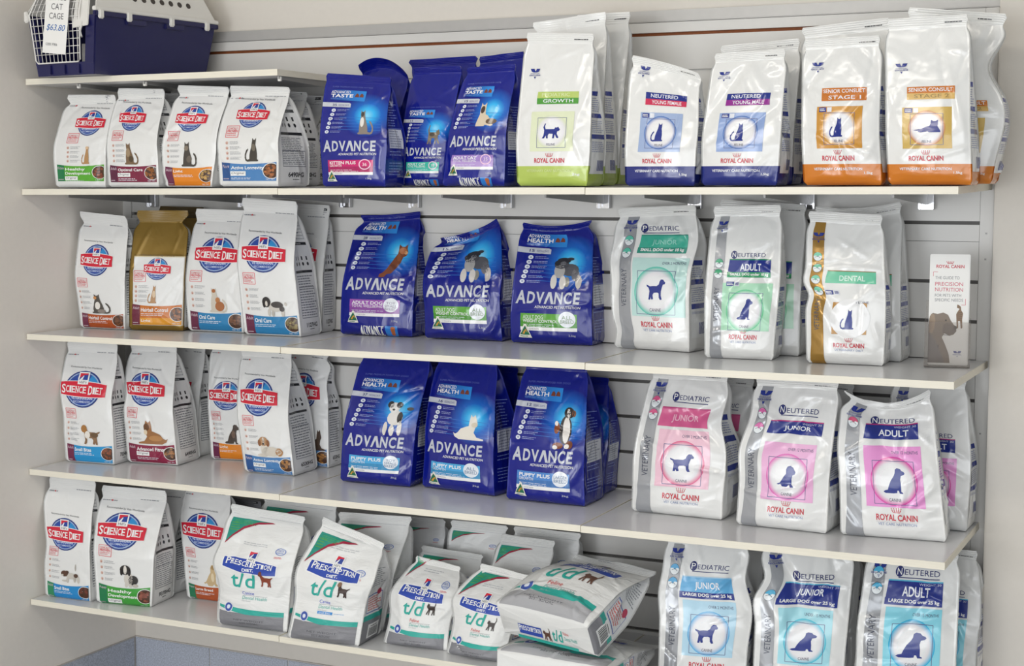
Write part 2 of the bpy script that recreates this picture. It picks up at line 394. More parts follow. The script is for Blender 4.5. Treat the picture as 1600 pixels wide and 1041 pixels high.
def smallcaps(a, words, x0, y0, x1, y1, col, L, tilt=0.0, curve=0.0):
    """words in capitals with a larger first letter, fitted into the box"""
    W = []; 
    for w in words: W += [(w[0], 1.0, .62)] + [(ch, .76, .30 if ch == 'I' else .5) for ch in w[1:]] + [(' ', 0, .2)]
    W = W[:-1]; tot = sum(q[2] for q in W) + .08 * len(W); k = (x1 - x0) / tot; x = x0
    for ch, h, w in W:
        if ch != ' ':
            f = (x + w * k / 2 - x0) / (x1 - x0) - .5; dy = tilt * (x - x0) - curve * f * f * 4
            H = (y1 - y0)
            yb = y0 + dy if h == 1 else y0 + dy + H * .12
            a.text(ch, x, yb, x + w * k, yb + H * h, col, L, bold=.018)
            if ch in 'IETNDPR':                                  # serifs
                s = .05 * k
                a.rect(x - s, yb, x + (w * k if ch in 'IE' else .2 * k) + s, yb + H * .07, col, L)
                if ch in 'INDPER': a.rect(x - s, yb + H * h - H * .07, x + .2 * k, yb + H * h, col, L)
                if ch == 'N': a.rect(x + w * k - .16 * k, yb + H * h - H * .07, x + w * k + s, yb + H * h, col, L)
            elif ch == ' ': pass
        x += (w + .08) * k

def hills_square(a, cx, y0, s, L, tilt=0.0):
    h = s * 1.25
    def P(x, y): return (cx + x * s, y0 + y * h + tilt * x * s)
    a.poly([P(-.5, 0), P(.5, 0), P(.5, 1), P(-.5, 1)], WHITE, L)
    a.poly([P(-.38, .36), P(.38, .36), P(.38, .9), P(-.38, .9)], C('#26439a'), L + 1)
    a.poly([P(-.38, .52), P(0, .76), P(.38, .80), P(.38, .9), P(-.38, .9)], C('#d8283a'), L + 2)
    a.poly([P(-.34, .36), P(-.05, .7), P(.02, .7), P(-.1, .36)], WHITE, L + 3)
    a.text("Hill's", cx - .34 * s, y0 + .08 * h, cx + .34 * s, y0 + .3 * h, INK, L + 1)

def sd_logo(a, cx, cy, rx, ry, tilt=0.0):
    a.part = 'brand_logo'
    a.ell(cx, cy, rx, ry, C('#243a80'), 1); a.ell(cx, cy, rx * .92, ry * .92, C('#9db2d4'), 2); a.ell(cx, cy, rx * .86, ry * .86, C('#27489c'), 3)
    n = 10; P = [(cx + rx * .1, cy + ry * .1)] + [(cx + rx * .86 * math.cos(math.radians(q)), cy + ry * .86 * math.sin(math.radians(q))) for q in np.linspace(5, 62, n)]
    a.poly(P, C('#2d8ccb'), 4)
    b0, b1 = cx - 1.24 * rx, cx + 1.26 * rx; h = .33 * ry; nn = 9
    topl = [(b0 + (b1 - b0) * i / nn, cy + h + .08 * ry - .10 * ry * ((2 * i / nn - 1) ** 2)) for i in range(nn + 1)]
    botl = [(b0 + (b1 - b0) * i / nn + .05 * rx * (1 if i == 0 else 0), cy - h - .02 * ry + -.0 * ry - .06 * ry * (1 - (2 * i / nn - 1) ** 2)) for i in range(nn + 1)]
    def tl(P): return [(p[0], p[1] + tilt * (p[0] - cx)) for p in P]
    a.poly(tl([(p[0], p[1] - .035 * ry) for p in botl] + [(p[0], p[1] + .035 * ry) for p in topl[::-1]]), WHITE, 5)
    a.poly(tl(botl + topl[::-1]), C('#d2223a'), 6)
    smallcaps(a, ['SCIENCE', 'DIET'], b0 + .10 * rx, cy - .28 * ry + tilt * (b0 - cx), b1 - .12 * rx, cy + .2 * ry + tilt * (b0 - cx), WHITE, 7, tilt)
    hills_square(a, cx, cy + .26 * ry, .56 * rx, 7)
    a.text('VETERINARIAN', cx - .6 * rx, cy - .56 * ry, cx + .6 * rx, cy - .42 * ry, C('#d7dfef'), 4, bold=.02)
    a.text('RECOMMENDED', cx - .48 * rx, cy - .74 * ry, cx + .48 * rx, cy - .62 * ry, C('#c3cfe6'), 4, bold=.01)

def pet(a, p):
    """small printed pet: silhouette with coat patches"""
    shp, x0, y0, x1, y1, flip, col, pat = p
    a.part = 'pet_picture'
    if shp != 'patches': a.shape(shp, x0, y0, x1, y1, C(col), 3, flip)
    for k_, (u, v, ru, rv, c) in enumerate(pat):
        u = 1 - u if flip else u
        a.ell(x0 + u * (x1 - x0), y0 + v * (y1 - y0), ru * (x1 - x0), rv * (y1 - y0), C(c), 4 + (k_ // 4) * .5, 14)

def kibble(a, cx, cy, r, col, clip):
    a.ell(cx, cy, r * 1.08, r * 1.08, WHITE, 3, clip=clip); a.ell(cx, cy, r, r, C('#4a2f20'), 4, clip=clip)
    base = np.array(C(col)[:3])
    for i in range(26):
        q, d = a.rng.random() * 6.28, r * math.sqrt(a.rng.random()) * .86; x, y = cx + d * math.cos(q), cy + d * math.sin(q)
        rr = r * a.rng.uniform(.14, .22)
        if x + rr > clip: continue
        k = a.rng.uniform(.55, 1.25); a.ell(x, y, rr, rr * .9, tuple(base * k) + (0,), 5, 9)

def art_sd(a, p):
    cx, cy, rx, ry = p.get('logo', (.47, 1.55, .36, .38)); y0, y1 = p.get('band', (.03, .40)); bx0, bx1 = p.get('bx', (.05, .97))
    if p.get('gold'):
        g = C('#8b6f2f', .35); a.part = 'body'
        p['wrap'] = (.1, '#8b6f2f', .35); H = p['H']; a.rect(0, H * .62, 1, H * .905, g, 1); a.rect(0, .08, .06, H * .64, g, 1)
        a.line(.06, H * .615, 1, H * .615, .012, C('#d8c68e'), 2); a.line(.06, H * .63, 1, H * .63, .008, C('#5d481c'), 2)
    # product band
    a.part = 'flavour_label'; n = 8
    sag = p.get('sag', .035)
    topc = [(bx0 + (bx1 - bx0) * i / n, y1 - sag * (1 - (2 * i / n - 1) ** 2)) for i in range(n + 1)]
    a.poly([(bx0, y0), (bx1, y0)] + topc[::-1], C(p['col']), 1)
    xs = bx0 + .17 * (bx1 - bx0)
    a.poly([(bx0, y0), (xs, y0), (xs, y1 - sag * .56), (bx0, y1)], C(p['sub']), 2)
    a.text(p.get('age', 'Adult'), bx0 + .015, y1 - .1, xs - .01, y1 - .045, C('#d9c7cf'), 3)
    a.lines(bx0 + .02, y0 + .02, xs - .02, y0 + .05, 1, C('#c9b7bf'), 3)
    ty = y1 - sag - .035; tw = p.get('tw', .5)
    for i, t in enumerate(p['title']):
        h = .075; a.text(t, xs + .02, ty - h, xs + .02 + tw * (len(t) / max(len(q) for q in p['title'])) ** .5, ty, WHITE, 3, bold=.02); ty -= h + .012
    if p.get('orig'):
        a.rect(xs + .01, ty - .085, xs + .27, ty - .005, WHITE, 3); a.text('Original', xs + .03, ty - .07, xs + .25, ty - .015, C('#4d4d55'), 4, sh=.2); ty -= .1
    if p.get('strip'): a.rect(xs, y0, bx1, y0 + .13, C(p['strip'][1]), 2); a.text(p['strip'][0], xs + .02, y0 + .04, xs + .2, y0 + .1, WHITE, 3, bold=.02)
    a.lines(xs + .02, max(y0 + .02, ty - .07), xs + .45, ty - .01, 2, C('#e4e6ee'), 3, fill=.35)
    a.text('NET WT', bx1 - .16, y0 + .015, bx1 - .02, y0 + .04, C('#e4e6ee'), 3)
    kibble(a, bx1 - .075 + p.get('kx', .0), (y0 + y1) / 2 + .01, .13, p.get('kib', '#9a5f2f'), bx1)
    # stamp, benefit icons, tagline
    a.part = 'body'
    sx, sy = p.get('stamp', (.06, .95)); red = C('#dd6a70')
    a.frame(sx, sy, sx + .22, sy + .2, .01, red, 1)
    a.text('CLINICALLY', sx + .02, sy + .135, sx + .2, sy + .175, red, 2, bold=.01); a.text('PROVEN', sx + .02, sy + .085, sx + .2, sy + .13, red, 2, bold=.03)
    a.lines(sx + .02, sy + .02, sx + .2, sy + .08, 2, red, 2, fill=.4)
    for i in range(4):
        yy = sy - .1 - i * (sy - y1 - .06) / 4.2
        a.ell(sx + .04, yy, .025, .03, C('#d9b9ad'), 1, 10); a.ell(sx + .043, yy - .004, .012, .014, C('#b98a7c'), 2, 8)
        a.lines(sx + .09, yy - .028, sx + .29, yy + .03, 3, GREY, 1, fill=.32)
    a.text('Recommended by Vets Worldwide', cx - .25 * 1.2, cy + ry * 1.14, cx + .25 * 1.2, cy + ry * 1.14 + .045, C('#55565c'), 1, tilt=-.04)
    if 'H' in p and not p.get('gold'):
        H = p['H']; a.lines(.6, H * .895, .97, H * .91, 1, GREY, 1); a.lines(.02, H * .87, .25, H * .885, 1, GREY, 1); a.ell(.17, H * .878, .015, .015, C('#c9303c'), 2, 8)
    sd_logo(a, cx, cy, rx, ry, p.get('tilt', -.03))
    if p.get('pet'): pet(a, p['pet'])
    # side panel
    a.part = 'side_panel'; a.side = 'S'; H = p.get('H', 2.3)
    blk = C('#26272a'); a.rect(.08, .06, .92, .80 * H + .08, C(p.get('body', '#eaeae9')), 0)
    tp, z1, z2 = .80 * H, .58 * H, .40 * H
    a.rect(.12, tp, .88, tp + .05, blk, 1); a.text('Feeding Guide', .3, tp + .01, .7, tp + .04, WHITE, 2)
    for i in range(9): y = z1 + .1 + (tp - z1 - .12) * i / 8; a.line(.12, y, .88, y, .008, GREY, 1)
    for x in (.12, .34, .6, .88): a.line(x, z1 + .09, x, tp, .012, GREY, 1)
    a.lines(.16, z1 + .12, .86, tp - .02, 8, C('#6d6f75'), 1, fill=.28, short=.5)
    a.rect(.1, z1, .9, z1 + .045, blk, 1); a.rect(.1, z2, .9, z2 + .04, blk, 1); a.text('Nutrient', .3, z1 + .01, .7, z1 + .036, WHITE, 2)
    for i in range(4): a.rect(.21 + i * .18, z2 + .2, .26 + i * .18, z2 + .26, blk, 1); a.ell(.24 + i * .18, z2 + .14, .04, .03, blk, 1, 8)
    a.lines(.14, .3, .88, z2 - .03, 16, C('#7d7f86'), 1, fill=.4, short=.2)
    a.frame(.14, .28, .88, z2 - .22, .012, GREY, 1)
    if p.get('code'): a.text(p['code'], .3, .13, .82, .2, INK, 1, bold=.03); a.lines(.45, .09, .68, .11, 1, INK, 1)
    a.side = 'F'

ADVB = '#0e1a84'
def art_adv(a, p):
    k = p.get('k', 1.0); H = p['H']; blue = C(ADVB); sil = C('#c7cad2')
    Y = lambda v: v * k
    a.part = 'pet_picture'
    gx, gy = p.get('glow', (.73, 1.03)); gy = Y(gy)
    mid = C('#1565c4'); cy_ = C('#35b4f0')
    a.ring(gx, gy, .0, .10, C('#8fdcfb'), 1, 24, c1=cy_); a.ring(gx, gy, .10, .2, cy_, 1, 24, c1=mid); a.ring(gx, gy, .2, .36, mid, 1, 28, c1=blue)
    for i in range(5): a.line(gx - .42, gy - .03 - i * .05, gx + .2, gy - .05 - i * .05, .006, C('#2f74c9'), 2)
    if p.get('pet'): pet(a, p['pet'])
    a.part = 'brand_logo'
    x0, x1, y0, y1 = .05, .88, Y(.51), Y(.66)
    W = [('A', 1.18, .22), ('D', 1, .17), ('V', 1, .15), ('A', 1, .17), ('N', 1, .17), ('C', 1, .15), ('E', 1, .13)]
    tot = sum(w for _, _, w in W); x = x0
    for ch, h, w in W:
        ww = w / tot * (x1 - x0)
        if ch == 'A' and h == 1: a.poly([(x, y0), (x + ww * .22, y0), (x + ww * .55, y1 * .25 + y0 * .75 + (y1 - y0) * .42), (x + ww * .74, y0), (x + ww * 1.02, y0), (x + ww * .72, y1), (x + ww * .42, y1)], sil, 2)
        else: a.text(ch, x + .004, y0 - (h - 1) * .3 * (y1 - y0), x + ww * (1.02 if ch == 'V' else .92), y0 + (y1 - y0) * (1 + (h - 1) * .5), sil, 2, bold=.03, sh=.1 if ch != 'V' else 0)
        x += ww
    a.text('ADVANCED PET NUTRITION', .32, Y(.452), .88, Y(.486), WHITE, 2, bold=.008, sh=.15)
    # product label
    a.part = 'flavour_label'
    lx0, lx1, ly0, ly1 = .14, .84, Y(.17), Y(.385)
    c1, c2 = C(p['col']), C(p['col2'])
    a.rect(lx0, ly0, lx1, ly1, WHITE, 1); a.rect(lx0, ly0 + .045, lx1, ly1, c2, 2); a.rect(lx0, ly0 + .12 * k, lx1, ly1, c1, 3)
    t = p['title']
    a.text(t[0], lx0 + .035, ly1 - .07, lx0 + .035 + p.get('w0', .37), ly1 - .022, WHITE, 4, bold=.02 if p.get('b0', 1) else 0); a.text(t[1], lx0 + .035, ly1 - .113, lx0 + .035 + p.get('w1', .37), ly1 - .075, WHITE, 4, bold=0 if p.get('b0', 1) else .014)
    a.lines(lx0 + .04, ly0 + .047, lx1 - .2, ly0 + .05 + .036 * k, 2, C('#e8ecf4'), 4, fill=.25); a.text(p.get('sub', 'CHICKEN'), lx0 + .12, ly0 + .012, lx0 + .24, ly0 + .032, GREY, 4)
    bx, by = .725, ly0 + .15 * k
    if p.get('ring'):
        a.ring(bx, by, .07, .085, C('#f0c9dd'), 4); a.text(p['ring'], bx - .03, by - .025, bx + .03, by + .025, C('#f6e3ee'), 5)
    else:
        a.ell(bx, by, .1, .1, C('#e6eaf0'), 4); bt = p['badge']; cb = C(p['bc'])
        hh = .052 if len(bt) == 2 else .042
        yy = by + (.028 if len(bt) == 2 else .032)
        for i, q in enumerate(bt): a.text(q, bx - min(.08, .02 * len(q)), yy - hh / 2, bx + min(.08, .02 * len(q)), yy + hh / 2 - .008, cb, 5, bold=.0); yy -= hh
    # certification triangle
    a.part = 'body'
    tx, ty, s = .205, Y(.09), .15
    a.poly([(tx - s / 2 - .012, ty - .008), (tx + s / 2 + .012, ty - .008), (tx + .012, ty + s * 1.05), (tx - .012, ty + s * 1.05)], C('#e8e6dc'), 6)
    a.poly([(tx - s / 2 + .01, ty + .022), (tx + s / 2 - .01, ty + .022), (tx, ty + s * .93)], C('#1f6b4c'), 7)
    a.poly([(tx - .03, ty + .035), (tx - .005, ty + .035), (tx + .012, ty + .075), (tx + .035, ty + .05), (tx + .015, ty + .095), (tx - .012, ty + .07)], C('#c7953a'), 8)
    a.lines(tx - .06, ty, tx + .06, ty + .014, 1, C('#1f6b4c'), 7)
    a.text(p.get('kg', '2.5kg'), .74, Y(.10), .82, Y(.13), sil, 1)
    if p.get('foot'): a.text('ADVANCE', .3, .005, .64, .055, WHITE, 1, bold=.03, sh=.1); a.rect(.66, .0, .82, .06, C('#2c7fd0'), 1); a.ell(.76, .03, .03, .02, C('#b5622e'), 2, 8)
    # feeding strip, benefit icons, header box
    st = Y(1.155)
    a.poly([(.0, st), (.46, st - .015), (.46, st + .045), (.43, st + .06), (0, st + .07)], C('#c9ccd4'), 2)
    a.text(p.get('days', '15'), .17, st + .008, .24, st + .045, C('#28306e'), 3, bold=.02); a.text('FEEDING DAYS', .27, st + .008, .43, st + .035, C('#4a5290'), 3)
    for i in range(6):
        yy = st - .06 - i * .062 * k; xx = .2 - i * .016
        a.ell(xx, yy, .036, .027, C('#dfe3ec'), 2, 12); a.ell(xx + .003, yy, .016, .012, C('#9aa3bd'), 3, 8); a.lines(xx + .06, yy - .018, xx + .26, yy + .02, 2, C('#aab6dd'), 2, fill=.3)
    hb = Y(1.25)
    bc0, bc1 = C('#1a3fa6'), C('#2f8fe0')
    T = np.array([[(.1, hb), (.66, hb - .02), (.66, hb + .15)], [(.1, hb), (.66, hb + .15), (.1, hb + .17)]])
    a.add(T, np.array([[blue, bc1, bc1], [blue, bc1, blue]]), 2)
    a.text('ADVANCED', .12, hb + .105, .42, hb + .15, WHITE, 3, bold=.008); a.text(p.get('word', 'HEALTH'), .12, hb + .04, .47, hb + .095, WHITE, 3, bold=.022)
    a.text('CLINICALLY PROVEN', .12, hb + .01, .42, hb + .03, C('#6f9fe0'), 3)
    for xx in (.53, .6): a.poly([(xx - .035, hb + .05), (xx + .03, hb + .045), (xx + .025, hb + .085), (xx, hb + .11), (xx - .02, hb + .095)], C('#7a3f2a'), 4)
    a.text('SUPER PREMIUM FOOD FOR ' + p.get('who', 'DOGS'), .12, hb + .2, .75, hb + .222, C('#5f6cb8'), 2)
    # side panel
    a.part = 'side_panel'; a.side = 'S'
    lb = C('#7f90d6'); a.rect(.06, .05, .94, H * .66, blue, 0)
    for i, (q0, q1, n) in enumerate(((.72, .98, 8), (.13, .3, 5), (.36, .44, 2))): a.lines(.15, Y(q0), .85, Y(q1), n, lb, 1, fill=.25)
    a.rect(.15, Y(.46), .88, Y(.69), C('#dfe2ea'), 1); a.lines(.2, Y(.47), .84, Y(.68), 7, C('#9aa0b5'), 2, fill=.4); a.line(.6, Y(.46), .6, Y(.69), .02, GREY, 3)
    a.line(.08, Y(.7), .92, Y(.7), .008, lb, 1); a.line(.08, Y(1.0), .92, Y(1.0), .008, lb, 1)
    a.side = 'F'

RCRED = '#c8263c'; RCN = '#1d2f86'
def rc_word(a, cx, y, w, sub, subcol):
    a.part = 'brand_logo'
    a.text('ROYAL CANIN', cx - w / 2, y, cx + w / 2, y + w * .155, C(RCRED), 2, bold=.022)
    for i in range(5):
        q = (i - 2) / 2; x = cx + q * w * .085; yy = y + w * .215
        a.line(x, yy, x + q * w * .028, yy + w * .07 - abs(q) * w * .012, w * .017, C(RCRED), 2); a.ell(x + q * w * .034, yy + w * .088 - abs(q) * w * .006, w * .013, w * .013, C(RCRED), 2, 8)
    a.line(cx - w * .085, y + w * .2, cx + w * .085, y + w * .2, w * .016, C(RCRED), 2)
    if sub: a.line(cx - w * .5, y - w * .03, cx + w * .5, y - w * .03, w * .005, C('#b9a0b0'), 2); a.text(sub, cx - w * .46, y - w * .115, cx + w * .47, y - w * .05, C(subcol), 2)
def rc_v(a, cx, y, s, col=RCN, text='EXCLUSIVE'):
    a.part = 'body'; c = C(col)
    a.poly([(cx - .5 * s, y + .42 * s), (cx - .12 * s, y + .42 * s), (cx - .02 * s, y + .2 * s), (cx + .02 * s, y + .2 * s), (cx + .12 * s, y + .42 * s), (cx + .5 * s, y + .42 * s), (cx + .38 * s, y + .18 * s), (cx + .16 * s, y + .1 * s), (cx - .16 * s, y + .1 * s), (cx - .38 * s, y + .18 * s)][::-1], c, 4)
    a.text('VETERINARY', cx - .5 * s, y - .06 * s, cx + .5 * s, y + .03 * s, c, 4); a.text(text, cx - .55 * s, y - .22 * s, cx + .55 * s, y - .1 * s, c, 4, bold=.02)
    a.poly([(cx - .1 * s, y - .28 * s), (cx, y - .48 * s), (cx + .1 * s, y - .28 * s)], c, 4)
def rc_panel(a, x0, y0, x1, y1, col, cx, cy, r, ring, shp, word, silc=RCN, box=True):
    a.part = 'pet_picture'
    a.rect(x0, y0, x1, y1, C(col), 1)
    a.ell(cx, cy, r * .62, r * .62, C('#efeff0'), 2, 24); a.ring(cx, cy, r * .62, r * .8, C('#efeff0'), 2, 36, c1=C('#e6e4e8')); a.ring(cx, cy, r * .8, r * 1.03, C('#e6e4e8'), 2, 40, c1=C(ring)); a.ring(cx, cy, r * 1.03, r * 1.05, C(ring), 2, 40)
    if box: a.frame(cx - r * .92, cy - r * .98, cx + r * .92, cy + r * .86, .006, C('#6a6f96'), 3)
    s, fx0, fy0, fx1, fy1, fl = shp
    a.shape(s, cx + fx0 * r, cy + fy0 * r, cx + fx1 * r, cy + fy1 * r, C(silc), 4, fl)
    a.text(word, cx - .27 * r, cy - .86 * r, cx + .27 * r, cy - .72 * r, C('#3a3d55'), 4)

def rc_side(a, H, bars):
    a.part = 'side_panel'; a.side = 'S'; nv = C('#2c3c92'); tx = C('#9aa1c4')
    a.rect(.1, .16, .92, bars[0] + .1, C('#eceded'), 1)
    for b_ in bars: a.rect(.12, b_, .9, b_ + .06, nv, 2)
    prev = bars[0] - .02
    for b_ in list(bars[1:]) + [.36]:
        a.lines(.14, b_ + .08, .88, prev, max(4, int((prev - b_) * 28)), tx, 2, fill=.45, short=.15); prev = b_ - .03
    a.bars(.45, .2, .88, .34, nv, 2); a.side = 'F'

def art_rc1(a, p):
    H = p['H']; a.part = 'body'; p['wrap'] = (.265, p['base'])
    if not p.get('plain'):
        a.text('VETERINARY CARE NUTRITION', .15, .185, .78, .22, C(p.get('vc', '#eceef5')), 2, bold=.02); a.text(p.get('kg', '1.5kg'), .8, .13, .9, .17, WHITE, 2, bold=.01)
    a.lines(.72, H * .955, .95, H * .967, 1, INK, 1)
    rc_v(a, .19, 1.5 * p.get('k', 1), .15)
    rc_word(a, .48, .305, .42, None, '')
    a.part = 'flavour_label'; t = p['title']; ly = p.get('ly', 1.09)
    a.rect(.26, ly + .08, .84, ly + .165, C(t[1]), 1); a.rect(.26, ly, .84, ly + .08, C(t[3]), 1)
    a.text(t[0], .33 if len(t[0]) < 10 else .28, ly + .1, .72 if len(t[0]) < 10 else .82, ly + .148, C(p.get('tc', '#eef0f6')), 2, bold=.01); a.text(t[2], .35, ly + .018, .77, ly + .066, C(p.get('tc2', '#eef0f6')), 2, bold=.01)
    rc_panel(a, .2, .46, .8, .99, p['pan'], .5, .72, .215, p['ring'], p['shp'], 'FELINE')
    if not p.get('nomini'):
        a.rect(.23, .92, .33, .98, C(RCN), 2); a.rect(.34, .92, .4, .98, C('#dfe2ea'), 2); a.lines(.24, .93, .32, .97, 2, WHITE, 3)
    rc_side(a, H, (1.2, .9, .62))

def circle_icons(a, x, ys, r, col, kind=0):
    a.part = 'body'
    for i, y in enumerate(ys):
        a.ell(x, y, r, r, C('#4b5568'), 3, 20); a.ell(x, y, r * .93, r * .93, C('#e9eef0'), 4, 20)
        n = 12; P = [(x + r * .93 * math.cos(q), y + r * .93 * math.sin(q)) for q in np.linspace(.15, math.pi - .15, n)]
        a.poly(P + [(x - r * .3, y + r * .2), (x, y - r * .1 * (i + 1)), (x + r * .4, y + r * .25)], C(col), 5)
        a.line(x - r * .6, y - r * .2, x, y + r * .1, r * .08, C('#4b5568'), 6); a.line(x, y + r * .1, x + r * .6, y - r * .3, r * .08, C('#4b5568'), 6)

def art_rc2(a, p):
    H = p['H']; st = C(p.get('stripe', '#a4a6aa'), p.get('sm', .2)); s0, s1 = p.get('sx', (.06, .215))
    a.part = 'body'
    a.poly([(s0 - .02, 0), (s1 + .01, 0), (s1, .2), (s1, H * .93), (s0 + .02, H * .93), (s0, .2)], st, 1)
    a.text('VETERINARY', s0 + .045, .40, s0 + .045 + .07, .82, C('#4b4f5f'), 3, rot=True)
    rc_v(a, (s0 + s1) / 2 + .01, p.get('vy', H * .86), .15)
    circle_icons(a, (s0 + s1) / 2 + .005, p['icons'], .06, p['icol'])
    a.part = 'body'; a.lines(.72, H * .95, .95, H * .96, 1, INK, 1)
    rc_word(a, p.get('wx', .555), .18, .40, p.get('sub', 'VET CARE NUTRITION'), '#7f8fb8')
    if p.get('word'):
        a.part = 'flavour_label'; wy = p.get('wy', 1.2); w = p['word']; nv = C('#28306c')
        a.ell(.37, wy + .03, .045, .05, nv, 1, 20); a.text(w[0], .345, wy, .395, wy + .06, WHITE, 2); a.text(w[1:], .425, wy, .80, wy + .05, nv, 1); a.line(.36, wy - .025, .80, wy - .025, .008, nv, 1)
    a.part = 'flavour_label'
    lx0, lx1, ly = p.get('lab', (.27, .84, .97)); lh = p.get('lh', .155)
    a.poly([(lx0 - .01, ly), (lx1, ly), (lx1, ly + lh), (lx0 + .01, ly + lh)], C(p['lc']), 1)
    a.line(lx0 + .01, ly + lh, lx1, ly + lh, .012, C(p['ltop']), 2)
    t = p['title']; m = (lx0 + lx1) / 2 + .02
    if len(t) == 1: a.text(t[0], m - .16, ly + lh * .2, m + .16, ly + lh * .64, C(p.get('tcol', '#eef0f6')), 3, bold=.02)
    else:
        a.rect(lx0 - .01, ly - p.get('l2', 0), lx1, ly + .065, C(p['lc2']), 2); a.text(t[0], m - .15, ly + .08, m + .14, ly + lh - .05, C(p.get('tcol', '#eef0f6')), 3, bold=.02); a.text(t[1], lx0 + .03, ly + .012, lx1 - .03, ly + .055, WHITE, 3, bold=.03)
    if p.get('note'): a.part = 'flavour_label'; a.text(p['note'], lx1 - .25, ly + lh - .035, lx1 - .02, ly + lh - .015, C('#cfd3e6'), 3)
    pn = p.get('panel', (.265, .31, .845, .9)); cx, cy, r = p.get('circ', (.555, .56, .225))
    if p.get('cut'):
        a.part = 'pet_picture'; a.rect(*pn, C(p['pan']), 1); a.ell(cx, cy, r * 1.05, r * 1.08, C('#ececec'), 2, 30); a.ell(cx, cy, r * .8, r * .8, C('#efefef'), 3, 24); a.shape('cat_sit', cx - .55 * r, cy - .6 * r, cx + .25 * r, cy + .5 * r, C(RCN), 4)
    else:
        rc_panel(a, *pn, p['pan'], cx, cy, r, p['ring'], p['shp'], p.get('spc', 'CANINE'))
        if p.get('age'): a.text(p['age'], pn[2] - .3, pn[3] - .075, pn[2] - .03, pn[3] - .045, C('#5c5f7d'), 3)
    if p.get('mini'): a.part = 'flavour_label'; x, y = p['mini']; a.rect(x, y, x + .1, y + .055, C(RCN), 3); a.rect(x + .11, y, x + .18, y + .055, C('#dfe2ea'), 3); a.lines(x + .01, y + .01, x + .09, y + .045, 2, WHITE, 4); a.bars(x + .12, y + .01, x + .17, y + .045, C(RCN), 4)
    if p.get('spl'): a.part = 'flavour_label'; a.text(p['spl'], .64, .77, .8, .8, C('#55586a'), 2)
    rc_side(a, H, p.get('bars', (1.0, .78, .5)))

